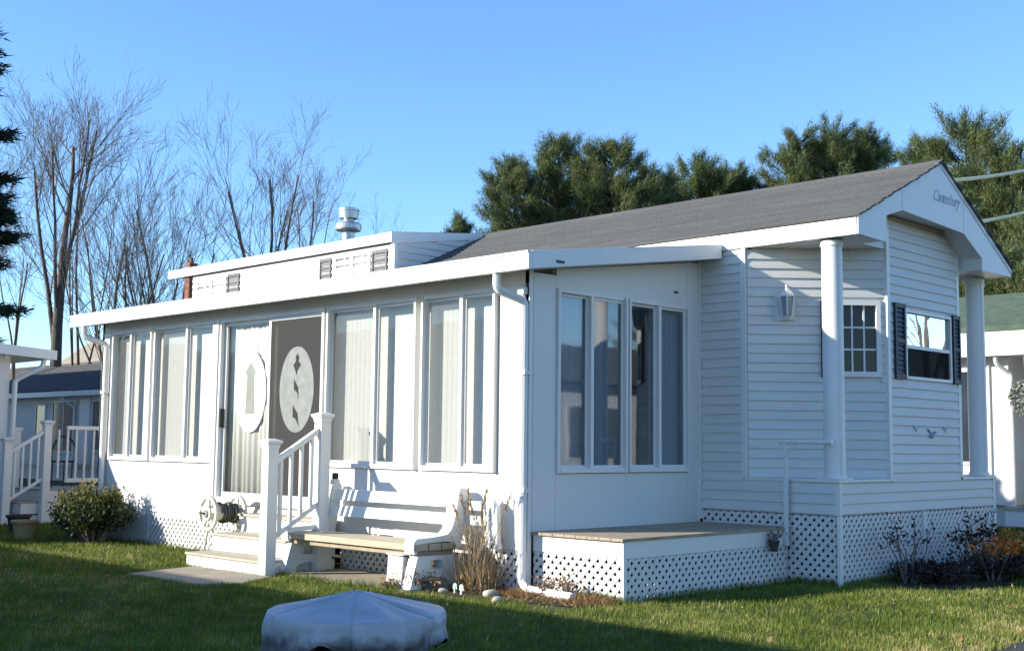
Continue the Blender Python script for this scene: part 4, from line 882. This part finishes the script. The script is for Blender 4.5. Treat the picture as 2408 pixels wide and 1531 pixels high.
# ================================================================== BARE TREES
def tree_arrays(seed, x, y, H, r0, spread, fork=.35, nfork=3, up=.6, dens=1.0, lean=(0, 0), maxd=4, bushy=False, squeeze=.8):
    rd = random.Random(seed); polys = []   # (pts, radii, level)
    def grow(p, d, ln, r, lev):
        n = 5 if lev < 2 else (4 if lev < 4 else 3); pts = [p.copy()]; rs = [r]; q = p.copy(); dd = d.copy()
        for i in range(n):
            dd = (dd+Vector((rd.uniform(-1, 1), rd.uniform(-1, 1), rd.uniform(-.4, .6)))*(.07+.035*lev)+Vector((0, 0, up*.10))).normalized()
            q = q+dd*(ln/n); pts.append(q.copy()); rs.append(max(.004, r*(1-(i+1)/n*(.62 if lev < maxd else .85))))
        polys.append((pts, rs, lev))
        if lev >= maxd: return
        nb = {0: 9, 1: 8, 2: 6, 3: 5, 4: 4}.get(lev, 3)*dens
        nb = int(nb)+(1 if rd.random() < nb % 1 else 0)
        for k in range(nb):
            t = rd.uniform(.30 if lev else .25, 1.0)*n; i = min(n-1, int(t)); f = t-i; bp_ = pts[i].lerp(pts[i+1], f); rr = (rs[i]*(1-f)+rs[i+1]*f)
            base = (pts[i+1]-pts[i]).normalized(); ang = R(rd.uniform(18, 48) if not bushy else rd.uniform(14, 38)); az = rd.uniform(0, 2*math.pi)
            pe = base.cross(Vector((math.cos(az), math.sin(az), .3))).normalized(); nd = (base*math.cos(ang)+pe*math.sin(ang)).normalized()
            grow(bp_, nd, ln*rd.uniform(.42, .66)*(1.05-.35*t/n), rr*rd.uniform(.40, .62), lev+1)
    base = Vector((x, y, -.1)); d0 = Vector((lean[0], lean[1], 1)).normalized()
    trunk_pts = [base]; q = base.copy(); hh = H*fork
    for i in range(5): q = q+(d0+Vector((rd.uniform(-.04, .04), rd.uniform(-.04, .04), 0)))*hh/5; trunk_pts.append(q.copy())
    polys.append((trunk_pts, [r0*(1.25-.45*i/5) if i else r0*1.5 for i in range(6)], 0))
    for k in range(nfork):
        az = 2*math.pi*k/nfork+rd.uniform(-.5, .5); s_ = spread*rd.uniform(.5, 1.15) if k else spread*.15
        d = Vector((math.cos(az)*s_, math.sin(az)*s_, 1)).normalized(); st = q if k < 2 else trunk_pts[rd.choice([3, 4, 5])]
        grow(st, d, (H-st.z)*rd.uniform(.72, .93 if k else 1.0), r0*(.72 if k == 0 else rd.uniform(.35, .6)), 1)
    mz = max(p.z for pts, rs, lev in polys for p in pts); k = H/mz
    for pts, rs, lev in polys:
        for p in pts: p.z *= k; p.x = x+(p.x-x)*squeeze; p.y = y+(p.y-y)*squeeze
    return polys
def polys_mesh(name, polys, m, parent, lo, hi):
    V = []; Fc = []
    for pts, rs, lev in polys:
        if not (lo <= lev <= hi): continue
        n = 8 if lev == 0 else (5 if lev == 1 else 3); b = len(V)
        for i, p in enumerate(pts):
            t = (pts[min(i+1, len(pts)-1)]-pts[max(i-1, 0)]); t.normalize()
            a = t.cross(Vector((.31, .87, .38))); a.normalize(); c = a.cross(t); r = rs[i]
            for k in range(n):
                an = 6.2832*k/n; ca, sa = math.cos(an)*r, math.sin(an)*r; V.append((p.x+a.x*ca+c.x*sa, p.y+a.y*ca+c.y*sa, p.z+a.z*ca+c.z*sa))
        for i in range(len(pts)-1):
            for k in range(n): Fc.append((b+i*n+k, b+i*n+(k+1) % n, b+(i+1)*n+(k+1) % n, b+(i+1)*n+k))
    if not Fc: return None
    return arr_mesh(name, np.array(V), np.array(Fc), m, parent, smooth=True)
def bare_tree(seed, x, y, H, r0, spread, label, grp='bare trees behind the sunroom', bark=BARK, **k):
    t = thing('bare_tree', (x, y, 0), label, 'tree', grp); P = tree_arrays(seed, x, y, H, r0, spread, **k)
    for pts, rs, lev in P:
        for i in range(len(rs)): rs[i] = max(rs[i]*(.72 if lev > 1 else .9), .0040 if lev >= 4 else .006)
    polys_mesh('trunk', P, bark, t, 0, 1); polys_mesh('crown', P, TWIG, t, 2, 9); return t
bare_tree(11, -37.3, 12.6, 17.0, .24, .22, 'tallest bare tree at left with a thick dark trunk rising beside the gutter end', fork=.50, nfork=5, dens=1.05, lean=(.004, .004), squeeze=.8)
bare_tree(12, -39.6, 14.6, 16.4, .11, .24, 'slimmer bare tree close to the right of the tallest dark trunk', fork=.22, nfork=4, dens=.85, lean=(.05, .02))
bare_tree(13, -34.6, 13.8, 14.2, .16, .34, 'bushy many-stemmed bare tree left of the brick chimney', fork=.18, nfork=7, dens=.95, bushy=True)
bare_tree(14, -36.0, 16.6, 14.6, .16, .30, 'second bushy bare tree with tan-lit stems just behind the brick chimney', fork=.16, nfork=7, dens=.92, bushy=True, bark=BARKL)
bare_tree(15, -35.0, 20.6, 16.2, .16, .40, 'bare tree with a straight central trunk above the middle of the dormer roof', fork=.45, nfork=5, dens=.95)
bare_tree(16, -35.8, 23.2, 15.0, .12, .26, 'narrow bare tree just right of the straight-trunked one, left of the vent pipe', fork=.5, nfork=3, dens=.9)
bare_tree(17, -37.0, 28.2, 13.3, .12, .42, 'low faint bare tree right of the metal vent pipe', fork=.35, nfork=4, dens=.7)
bare_tree(18, -42.3, 13.2, 10.8, .11, .30, 'small bare tree with a pale trunk between the dark evergreen and the tallest tree', bark=BARKL, fork=.5, nfork=3, dens=.8)
bare_tree(19, -38.6, 9.6, 16.0, .11, .25, 'bare tree whose crown reaches in from the left edge behind the dark evergreen', fork=.3, nfork=4, dens=.9)
bare_tree(24, -41.5, 11.6, 14.5, .08, .2, 'slim pale bare tree left of the tallest dark trunk', bark=BARKL, fork=.4, nfork=3, dens=.9)
bare_tree(22, -52.0, 13.5, 10.0, .12, .45, 'low far bare tree by the left edge over the neighbour eave', fork=.15, nfork=6, dens=.8)
bare_tree(23, 14.3, 31, 10.5, .16, .45, 'bare tree across the road, seen only as a reflection in the bay window', grp='trees across the road', fork=.3, nfork=4, dens=.6, maxd=4)

# ================================================================== PINES
def blades(P, D, ln, w, rg, curl=0.0):
    """thin triangles at points P along directions D"""
    n = len(P); D = D/np.linalg.norm(D, axis=1, keepdims=True); rnd = rg.normal(size=(n, 3)); S = np.cross(D, rnd); S /= np.linalg.norm(S, axis=1, keepdims=True)
    ln = np.asarray(ln)[:, None] if np.ndim(ln) else ln; w = np.asarray(w)[:, None] if np.ndim(w) else w
    a = P-S*w/2; b = P+S*w/2; c = P+D*ln
    V = np.stack([a, b, c], 1).reshape(-1, 3); return V, np.arange(3*n).reshape(-1, 3)
def pine(seed, x, y, H, base_z, rad, label, m=NEEDLE, density=1.15, needle=.23, grp='pine trees behind the roof', upturn=1.0, nm='pine_tree', prof=None, nw=.021, spike=1.0):
    rg = np.random.default_rng(seed); rd = random.Random(seed); t = thing(nm, (x, y, 0), label, 'tree', grp)
    tr = MB(); tr.tube([(x, y, -.1), (x+rd.uniform(-.1, .1), y, H*.5), (x, y, H*.93)], [.20*H/14, .13*H/14, .02], 8); tr.build('trunk', PBARK, t, smooth=True)
    lim = MB(); TP = []; TD = []; TT = []
    z = base_z
    while z < H*.985:
        f = (z-base_z)/(H-base_z); env = prof(f) if prof else (1-.10*(1-f)**2)*math.sqrt(max(.05, 1-f**2.4))
        for k in range(rd.choice([4, 5, 6])):
            az = rd.uniform(0, 2*math.pi); Ln = rad*env*rd.uniform(.55, 1.18); el = R(rd.uniform(2, 22)+26*f)*upturn
            p0 = Vector((x, y, z+rd.uniform(-.2, .2))); dh = Vector((math.cos(az), math.sin(az), 0)); n = 6; pts = [p0]
            for i in range(n):
                e = el+R(16)*upturn*(i/n)**1.5; pts.append(pts[-1]+(dh*math.cos(e)+Vector((0, 0, math.sin(e))))*Ln/n)
            lim.tube(pts, [.045*(1-i/(n+.5))*max(.4, Ln/3)+.008 for i in range(n+1)], 4, cap=False)
            nt_ = int(max(5, 15*Ln*density/ (rad*.5+.4)))
            for j in range(nt_):
                u = rd.uniform(.30, 1.0)**.75; i = min(n-1, int(u*n)); q = pts[i].lerp(pts[i+1], u*n-i)
                side = dh.cross(Vector((0, 0, 1)))*rd.choice([-1, 1])*rd.uniform(.0, .34)*Ln*(1.15-u)
                tip = q+side+dh*rd.uniform(0, .12)*Ln+Vector((0, 0, abs(rd.gauss(0, .16))*upturn+rd.uniform(-.05, .05)))
                lim.tube([q, tip], [.012, .006], 3, cap=False)
                d = (dh*.55+side*.5+Vector((0, 0, .75*upturn*spike+.1)))
                TP.append(tip); TD.append(d.normalized()); TT.append(rd.random())
        z += rd.uniform(.20, .36)*(1 if not prof else H/14)
    TP = np.array([p[:] for p in TP]); TD = np.array([p[:] for p in TD]); TT = np.array(TT); kk = 30
    P = np.repeat(TP, kk, 0); D = np.repeat(TD, kk, 0); ln = needle*rg.uniform(.55, 1.25, len(P))
    along = rg.uniform(-1.5, .5, len(P))[:, None]*needle*np.repeat(TD, kk, 0)
    D2 = D+rg.normal(size=D.shape)*.50; V, Fc = blades(P+along+rg.normal(size=P.shape)*.075, D2, ln, nw*rg.uniform(.7, 1.3, len(P)), rg)
    tint = np.clip(np.repeat(TT, kk)*.75+rg.uniform(0, .3, len(P)), 0, 1)
    arr_mesh('crown', V, Fc, m, t, tint); lim.build('limbs', PBARK, t, normals=False); return t
pine(70, -27.1, 27.3, 12.9, 8.0, 1.9, 'left shoulder of the wide dark pine group left of the grey roof ridge')
pine(71, -26.5, 29.3, 14.0, 8.0, 2.4, 'tallest pine of the group left of the grey roof ridge')
pine(72, -24.1, 30.0, 13.6, 8.0, 2.3, 'dense pine just right of the tallest in the left pine group')
pine(73, -24.1, 32.6, 13.2, 8.0, 1.7, 'lower pine closing the right side of the left pine group')
pine(74, -27.7, 32.2, 13.7, 8.0, 2.6, 'pine filling the gap behind the two tallest of the left group')
pine(75, -36.1, 32.4, 12.4, 10.5, .75, 'small pine top alone above the dormer roof end')
pine(76, -24.9, 37.0, 14.3, 8.5, 2.2, 'low rounded pine over the middle of the grey roof, left of two')
pine(77, -24.1, 38.8, 14.1, 8.5, 2.0, 'low rounded pine over the middle of the grey roof, right of two')
pine(78, -23.5, 40.4, 13.5, 9.5, 1.2, 'thin pine top between the low rounded pines and the big pine')
pine(79, -20.5, 38.7, 15.1, 9.0, 2.3, 'left crown of the big open-topped pine behind the right half of the roof')
pine(80, -19.8, 40.3, 15.6, 9.0, 2.4, 'middle crown of the big pine behind the right half of the roof')
pine(81, -19.0, 41.9, 15.6, 9.0, 2.1, 'right crown of the big pine, nearer the gable')
pine(82, -12.8, 34.9, 12.9, 5.0, 1.9, 'left part of the broad pine, just left of the gable peak')
pine(83, -11.1, 34.6, 13.2, 3.0, 3.0, 'broad pine with sunlit crown right behind the gable peak')
pine(84, -9.4, 34.3, 12.0, 2.0, 2.4, 'pine at the right edge behind the overhead cables')
pine(85, -7.1, 30.9, 8.9, 1.0, 2.6, 'dark lower pine cut by the right edge of the photo')
pine(86, -7.3, 28.6, 7.2, 0.6, 2.0, 'low pine over the green roof at the right edge')
pine(95, -27.2, 35.2, 13.5, 8.0, 2.3, 'low pine behind the right side of the left pine group')
pine(96, -26.9, 38.0, 13.7, 8.5, 2.0, 'low pine filling the dip left of the low rounded pines')
pine(97, -26.2, 41.0, 14.4, 8.0, 2.6, 'pine standing behind the two low rounded pines')
pine(98, -21.2, 44.1, 15.9, 8.5, 3.0, 'pine filling in behind the big crowns over the right half of the roof')
pine(42, -23.9, 3.45, 13.2, 3.6, 1.75, 'very dark evergreen cut by the left edge of the photo', m=NEEDLED, grp='dark evergreens', needle=.26, upturn=.15, density=1.3, nm='spruce_tree', nw=.045,
     prof=lambda f: max(.10, (1-f)**.40)*(.80+.20*abs(math.sin(f*15))), spike=-.3)
for i, (px_, py_) in enumerate(((31, 42), (40, 30), (44, 44))): pine(50+i, px_, py_, 11, 1.5, 2.6, ('pine across the road, leftmost of three, seen only in reflections', 'pine across the road, nearest of three, seen only in reflections', 'pine across the road, farthest of three, seen only in reflections')[i], grp='trees across the road', density=.5)

# ================================================================== CABLES
up = thing('utility_pole', (-3.57, 24, 0), 'wooden utility pole beyond the right edge that carries the overhead cables', 'utility pole')
MB().tube([(-3.57, 24, -.2), (-3.57, 24, 9.4)], [.16, .11], 12).build('pole', WOODP, up, smooth=True); MB().box(-4.4, -2.7, 23.95, 24.05, 8.6, 8.72).build('crossarm', WOODP, up)
ms = thing('service_mast', (.8, 6.3, 3.6), 'short metal service mast on the rear eave hidden behind the gable', 'mast'); MB().tube([(.80, 6.3, 3.5), (.80, 6.3, 4.84)], .03, 8).build('pipe', GALV, ms)
for (a, b, l) in (((.80, 6.3, 4.78), (-3.57, 24, 8.97), 'upper of two tan overhead cables right of the gable'), ((.79, 6.3, 4.17), (-3.57, 24, 7.93), 'lower of two tan overhead cables right of the gable')):
    a, b = Vector(a), Vector(b); P = [a.lerp(b, t/14)-Vector((0, 0, .12*4*(t/14)*(1-t/14))) for t in range(15)]
    tag(MB().tube(P, .030, 6).build('overhead_cable', CABLE), l, 'cable', 'overhead cables')

# ================================================================== SHRUBS, REEDS
def leafy(name, x, y, rx, ry, h, n, leaf, label, m, cat='shrub', grp=None, stems=14, tintf=None, seed=1, stem_m=TWIG, upright=.6, hollow=.35, z0=.0):
    rg = np.random.default_rng(seed); rd = random.Random(seed); t = thing(name, (x, y, 0), label, cat, grp); mb = MB(); P = []; 
    for k in range(stems):
        a = rd.uniform(0, 2*math.pi); s = rd.uniform(.2, 1)**.6; tip = Vector((x+rx*s*math.cos(a), y+ry*s*math.sin(a), z0+h*rd.uniform(.62, 1.05)*(1-.35*s*s))); b = Vector((x+rx*.25*s*math.cos(a), y+ry*.25*s*math.sin(a), z0))
        mid = b.lerp(tip, .5)+Vector((rd.uniform(-.05, .05), rd.uniform(-.05, .05), .05)); mb.tube([b, mid, tip], [.010, .007, .003], 5, cap=False)
        for q in range(max(4, n//stems)):
            u = rd.uniform(hollow, 1.02); c = b.lerp(mid, min(1, u*2)) if u < .5 else mid.lerp(tip, u*2-1); P.append((c.x+rd.gauss(0, .035+.06*rx), c.y+rd.gauss(0, .035+.06*ry), c.z+rd.gauss(0, .03)))
    mb.build('stems', stem_m, t, normals=False); P = np.array(P); nn = len(P); D = np.stack([rg.normal(size=nn)*.6, rg.normal(size=nn)*.6, rg.uniform(-.2, 1, nn)*upright*1.5], 1)
    D /= np.linalg.norm(D, axis=1, keepdims=True); S = np.cross(D, rg.normal(size=(nn, 3))); S /= np.linalg.norm(S, axis=1, keepdims=True); L_ = leaf*rg.uniform(.6, 1.3, nn)[:, None]; Wd = L_*.42
    V = np.stack([P, P+D*L_*.5+S*Wd/2, P+D*L_, P+D*L_*.5-S*Wd/2], 1).reshape(-1, 3); tint = rg.uniform(0, 1, nn) if tintf is None else tintf(P, rg)
    arr_mesh('leaves', V, np.arange(4*nn).reshape(-1, 4), m, t, tint); return t
leafy('shrub', -7.55, -.50, .62, .42, .86, 9000, .055, 'low evergreen bush with yellow-tipped leaves at the sunroom left corner', HEDGE, stems=70, seed=3, upright=1.2, tintf=lambda P, rg: np.clip((P[:, 2]/.86)**2*.85+rg.uniform(-.3, .45, len(P)), 0, 1))
leafy('shrub', -8.35, -.35, .40, .30, .66, 3000, .05, 'smaller dark part of the hedge beside the far left steps', HEDGE, stems=30, seed=4, tintf=lambda P, rg: np.clip((P[:, 2]/.7)**2*.45+rg.uniform(-.3, .3, len(P)), 0, 1))
leafy('azalea_shrub', 1.98, 3.62, .20, .42, .74, 150, .05, 'sparse bare shrub with few dark red leaves before the end lattice', DARKL, stems=11, seed=5, hollow=.75, grp='shrubs by the end wall')
leafy('azalea_shrub', 2.2, 4.75, .26, .50, .82, 420, .055, 'dark-leaved shrub with orange leaves low down by the far end lattice', DARKL, stems=20, seed=6, hollow=.7, grp='shrubs by the end wall')
leafy('orange_shrub', 2.45, 4.55, .24, .42, .62, 330, .065, 'shrub with bright orange autumn leaves in front of the end lattice', ORNG, stems=13, seed=7, hollow=.7, grp='shrubs by the end wall')
leafy('orange_shrub', 2.75, 5.30, .30, .36, .80, 520, .065, 'orange-leaved shrub at the far right beside the home corner', ORNG, stems=12, seed=8, hollow=.7, grp='shrubs by the end wall')
for i, (x, y, r_, h) in enumerate(((2.10, 3.9, .45, .22), (2.40, 4.8, .50, .30), (2.85, 5.6, .60, .46), (3.1, 6.6, .75, .62), (3.3, 8.0, .9, .80))):
    leafy('ground_cover_shrub', x, y, r_, r_*1.3, h, 2600, .045, ('lowest dark mound of ground cover nearest the lattice corner', 'second dark low mound along the end lattice', 'middle dark mound below the orange leaves', 'taller dark mound at the right behind the orange shrub', 'tallest dark bush at the far right edge before the neighbour')[i], DARKL if i < 2 else HEDGE, stems=60, seed=20+i, grp='dark low bushes at the end wall', hollow=.1, tintf=lambda P, rg: rg.uniform(0, .45, len(P)))
leafy('small_plant', 1.17, 2.36, .04, .04, .10, 60, .04, 'tiny green tuft growing in the pot on the deck fascia', HEDGE, cat='plant', stems=8, seed=40, z0=.43)
# ornamental reeds
rt = thing('ornamental_grass', (-.42, -.24, 0), 'clump of dry tan reeds with seed heads at the right end of the bench', 'ornamental grass')
rd = random.Random(5); mb = MB(); PP = []; DD = []; LL = []; heads = [(-.52, -.27, .93), (-.33, -.22, .92), (-.06, -.17, .89), (-.70, -.3, .80), (-.60, -.28, .86), (-.46, -.3, .82), (-.40, -.2, .74), (-.25, -.30, .62)]
SH_ = MB()
for i in range(46):
    b = Vector((-.40+rd.gauss(0, .075), -.25+rd.gauss(0, .06), 0))
    if i < len(heads): tip = Vector(heads[i])
    else: a = rd.uniform(0, 6.28); s = rd.uniform(.03, .24); tip = Vector((b.x+s*math.cos(a)-.03, b.y+s*math.sin(a)*.6, rd.uniform(.35, .78)))
    mid = b.lerp(tip, .55)+Vector((0, 0, .05)); mb.tube([b, mid, tip], [.0042, .0034, .002], 4, cap=False)
    for q in range(7): u = rd.uniform(.0, .8); p = b.lerp(tip, u); PP.append(p[:]); DD.append((rd.gauss(0, .35), rd.gauss(0, .35), 1)); LL.append(rd.uniform(.12, .3))
    if i < len(heads):
        ax_ = (tip-mid).normalized()
        for q in range(110):
            u = rd.uniform(-.17, .03); p = tip+ax_*u; PP.append((p.x+rd.gauss(0, .007), p.y+rd.gauss(0, .007), p.z)); DD.append((ax_.x+rd.gauss(0, .35), ax_.y+rd.gauss(0, .35), ax_.z)); LL.append(rd.uniform(.02, .05))
for q in range(700): a = rd.uniform(0, 6.28); s = abs(rd.gauss(0, .13)); PP.append((-.40+s*math.cos(a), -.25+s*math.sin(a)*.8, rd.uniform(0, .16))); DD.append((math.cos(a)*.3+rd.gauss(0, .25), math.sin(a)*.3+rd.gauss(0, .25), 1)); LL.append(rd.uniform(.08, .34))
mb.build('stalks', TWIG, rt, normals=False); PP = np.array(PP); DD = np.array(DD); rgx = np.random.default_rng(3); V, Fc = blades(PP, DD, np.array(LL), .0075*rgx.uniform(.6, 1.4, len(PP)), rgx); arr_mesh('leaves', V, Fc, REED, rt, rgx.uniform(0, 1, len(PP))); SH_ = None
# wreath foliage on the green-roofed porch
rgx = np.random.default_rng(9); n = 900; a = rgx.uniform(0, 6.283, n); rr_ = .16+rgx.normal(size=n)*.035; P = np.stack([-.62+rr_*np.cos(a), 13.02+rgx.normal(size=n)*.03, 2.3+rr_*1.25*np.sin(a)], 1)
V, Fc = blades(P, rgx.normal(size=(n, 3)), .07, .035, rgx); arr_mesh('foliage', V, Fc, foliage('pale_wreath', (.16, .19, .15), (.28, .31, .26), (.45, .47, .42)), wr, rgx.uniform(0, 1, n))

# ================================================================== LAWN
def fbm(x, y, s, ph=0):
    v = 0; a = 1; tot = 0
    for k in range(5):
        v = v+a*np.sin(x*s*1.0+ph+1.7*np.sin(y*s*.8+k*2.1))*np.sin(y*s*1.1-ph*1.3+1.5*np.sin(x*s*.7+k)); tot += a; a *= .6; s *= 1.9; ph += 1.3
    return v/tot
cx, cy = CAMP[0], CAMP[1]; f2 = np.array([_f.x, _f.y]); f2 /= np.linalg.norm(f2)
N0 = 900000
ang = rng.uniform(-.47, .47, N0); dist = 1/np.sqrt(rng.uniform(1/26.0**2, 1/3.4**2, N0)) ; dist = 3.2*np.exp(rng.uniform(0, math.log(27/3.2), N0))
base_a = math.atan2(f2[1], f2[0]); X = cx+dist*np.cos(base_a+ang); Y = cy+dist*np.sin(base_a+ang)
road = 4.30+.05*np.sin(Y*1.3)+.04*np.sin(Y*3.7+1)+.02*np.sin(Y*9)
ok = (X < road-.01+rng.normal(size=N0)*.03) & (dist > 6.6)
def rect(x0, x1, y0, y1): return (X > x0) & (X < x1) & (Y > y0) & (Y < y1)
ok &= ~rect(-8.5, .01, .01, 3) & ~rect(-.01, 1.11, .08, 3) & ~rect(-11, 1.68, 2.75, 6.42) & ~rect(-4.28, -2.83, -1.045, .1) & ~rect(-12.4, -30, -9, .35) & ~rect(-13.3, -11.9, .1, 3) & ~rect(-11, 5, 13.4, 20)
def inpoly(poly, sh=0.0):
    c = np.zeros(len(X), bool)
    for i in range(len(poly)):
        (x0, y0), (x1, y1) = poly[i], poly[(i+1) % len(poly)]
        k = ((y0 > Y) != (y1 > Y)) & (X < (x1-x0)*(Y-y0)/(y1-y0+1e-12)+x0); c ^= k
    return c
p1 = inpoly([(-3.93, -1.14), (-2.57, -1.10), (-2.27, -1.62), (-2.47, -1.95), (-3.72, -1.97)]); p2 = inpoly([(-2.70, -.83), (-.75, -.84), (-.73, -.09), (-2.70, -.09)])
ok &= ~p1 & ~p2
bed = (X > -.75) & (X < 1.0) & (Y > -.62+.12*np.sin(X*5)) & (Y < .1); bed |= (X > 1.66) & (X < 2.55+.25*np.sin(Y*2)) & (Y > 3.25)
ok &= ~(bed & (rng.random(N0) < .86))
straw = fbm(X, Y, 1.1, .3)*.5+.5; st2 = np.clip((X-3.35)/.9, 0, 1)*(Y > -2)
thin = rng.random(N0) < (.74+.34*fbm(X, Y, 2.3, 2.0)+.2*fbm(X, Y, 7, .4)); ok &= thin
X, Y, dist, straw, st2 = X[ok], Y[ok], dist[ok], straw[ok], st2[ok]; n = len(X)
patch = fbm(X, Y, 3.1, 1.1); h = (.028+.020*rng.random(n)+.018*patch)*1.0; h = np.clip(h, .014, .09); h *= np.where(dist > 14, 1.25, 1)
wb = np.maximum(.0045, .00055*dist)*rng.uniform(.7, 1.3, n); a = rng.uniform(0, 6.283, n); ln = np.abs(rng.normal(size=n))*.5
P = np.stack([X, Y, np.zeros(n)], 1); D = np.stack([np.cos(a)*ln+.12, np.sin(a)*ln+.1, np.ones(n)], 1); D /= np.linalg.norm(D, axis=1, keepdims=True)
V, Fc = blades(P, D, h*1.15, wb, rng)
tint = np.clip(.30+.62*(straw-.5)+.36*fbm(X, Y, 6.5, .7)+.20*fbm(X, Y, 15, 2.7)+rng.normal(size=n)*.17+.34*st2+.35*(rng.random(n) < .10), 0, 1)
g_ = stuff(arr_mesh('lawn_grass', V, Fc, GRASS, None, tint)); g_['label'] = 'short green lawn with straw-coloured patches'; g_['category'] = 'grass'
print('BLADES', n)
# dry plants in the bed along the deck, and mulch
m_ = MB(); m_.poly([(-.78, -.60, .008), (-.2, -.66, .008), (.45, -.52, .008), (.95, -.42, .008), (1.12, .06, .008), (-.75, .0, .008)]); struct(m_.build('mulch', SOIL))
m_ = MB(); m_.poly([(1.69, 3.1, .008), (2.45, 3.3, .008), (2.8, 4.6, .008), (3.0, 6.5, .008), (2.9, 9, .008), (1.69, 9, .008)]); struct(m_.build('mulch', SOIL))
n = 5200; x = rng.uniform(-.72, 1.12, n); y = -.04-np.abs(rng.normal(size=n))*.17; y = np.where(x > .5, y*.75, y); cl = np.sin(x*9)*.5+.5
P = np.stack([x, y, np.full(n, .005)], 1); D = np.stack([rng.normal(size=n)*.9, rng.normal(size=n)*.9, np.ones(n)*.7], 1); V, Fc = blades(P, D, rng.uniform(.03, .12, n)*(.6+.7*cl), .008, rng)
o = stuff(arr_mesh('dry_bed_plants', V, Fc, DRYL, None, rng.uniform(0, 1, n))); o['label'] = 'withered brown plants and leaves in the bed along the deck'; o['category'] = 'dry plants'
for i, (cx_, cy_, hh) in enumerate(((.38, -.12, .20), (.62, -.10, .24), (-.80, -.72, .20), (-.70, -.60, .16), (-.95, -.85, .10))):
    leafy('withered_plant', cx_, cy_, .10, .07, hh, 160, .035, ('withered brown plant before the deck lattice, nearer the downspout', 'reddish withered plant before the middle of the deck lattice', 'withered plant leaning on the right end of the bench', 'dead plant between the bench end and the reeds', 'low dry tuft in front of the bench box')[i], DRYL, cat='plant', stems=16, seed=60+i, grp='withered plants', hollow=.2)
# taller ragged grass at the foot of the skirts, steps and slabs
n = 9000; k_ = rng.integers(0, 6, n); t_ = rng.random(n); ex = np.array([(-8.4, -.03, -4.4, -.03), (-2.7, -.86, -.75, -.88), (1.13, .02, 1.13, 2.7), (1.13, 2.70, 1.66, 2.70), (1.70, 2.8, 1.70, 4.0), (.55, .04, 1.12, .04)])[k_]
x = ex[:, 0]+(ex[:, 2]-ex[:, 0])*t_+rng.normal(size=n)*.022; y = ex[:, 1]+(ex[:, 3]-ex[:, 1])*t_-np.abs(rng.normal(size=n))*.03; sel = rng.random(n) < np.clip(.45+.6*fbm(x, y, 5.0, .3), .08, 1)
x, y = x[sel], y[sel]; n = len(x); P = np.stack([x, y, np.zeros(n)], 1); D = np.stack([rng.normal(size=n)*.35, rng.normal(size=n)*.35, np.ones(n)], 1); V, Fc = blades(P, D, rng.uniform(.04, .125, n), .0065, rng)
o = stuff(arr_mesh('edge_grass', V, Fc, GRASS, None, np.clip(rng.normal(size=n)*.22+.38, 0, 1))); o['label'] = 'taller ragged grass along the foot of the lattice and slabs'; o['category'] = 'grass'
# fallen leaves
n = 190; x = rng.uniform(-7, 4.2, n); y = rng.uniform(-4.5, 4, n); keep = ~((x < 1.7) & (y > -.1)); lv = MB()
spots = [(x[i], y[i]) for i in range(n) if keep[i]]+[(-5.6, -.9), (-4.65, -.75), (-4.3, -1.15), (2.9, 1.5), (2.6, 1.2), (3.3, 3.1), (3.6, 2.2)]
V = []; Fq = []
for (a_, b_) in spots:
    s = random.uniform(.012, .026); c = Vector((a_, b_, .045+random.uniform(0, .015))); u_ = Vector((random.gauss(0, 1), random.gauss(0, 1), random.gauss(0, .5))).normalized(); v_ = u_.cross(Vector((random.gauss(0, .3), random.gauss(0, .3), 1))).normalized(); k = len(V)
    V += [(c-u_*s*1.2)[:], (c+v_*s*.7-u_*s*.2)[:], (c+u_*s*1.2+Vector((0, 0, .008)))[:], (c-v_*s*.7-u_*s*.2)[:]]; Fq.append((k, k+1, k+2, k+3))
o = stuff(arr_mesh('fallen_leaves', np.array(V), np.array(Fq), DRYL, None, rng.uniform(.2, 1, len(Fq)))); o['label'] = 'a few dry tan leaves scattered on the grass'; o['category'] = 'leaves'
bpy.context.view_layer.update()
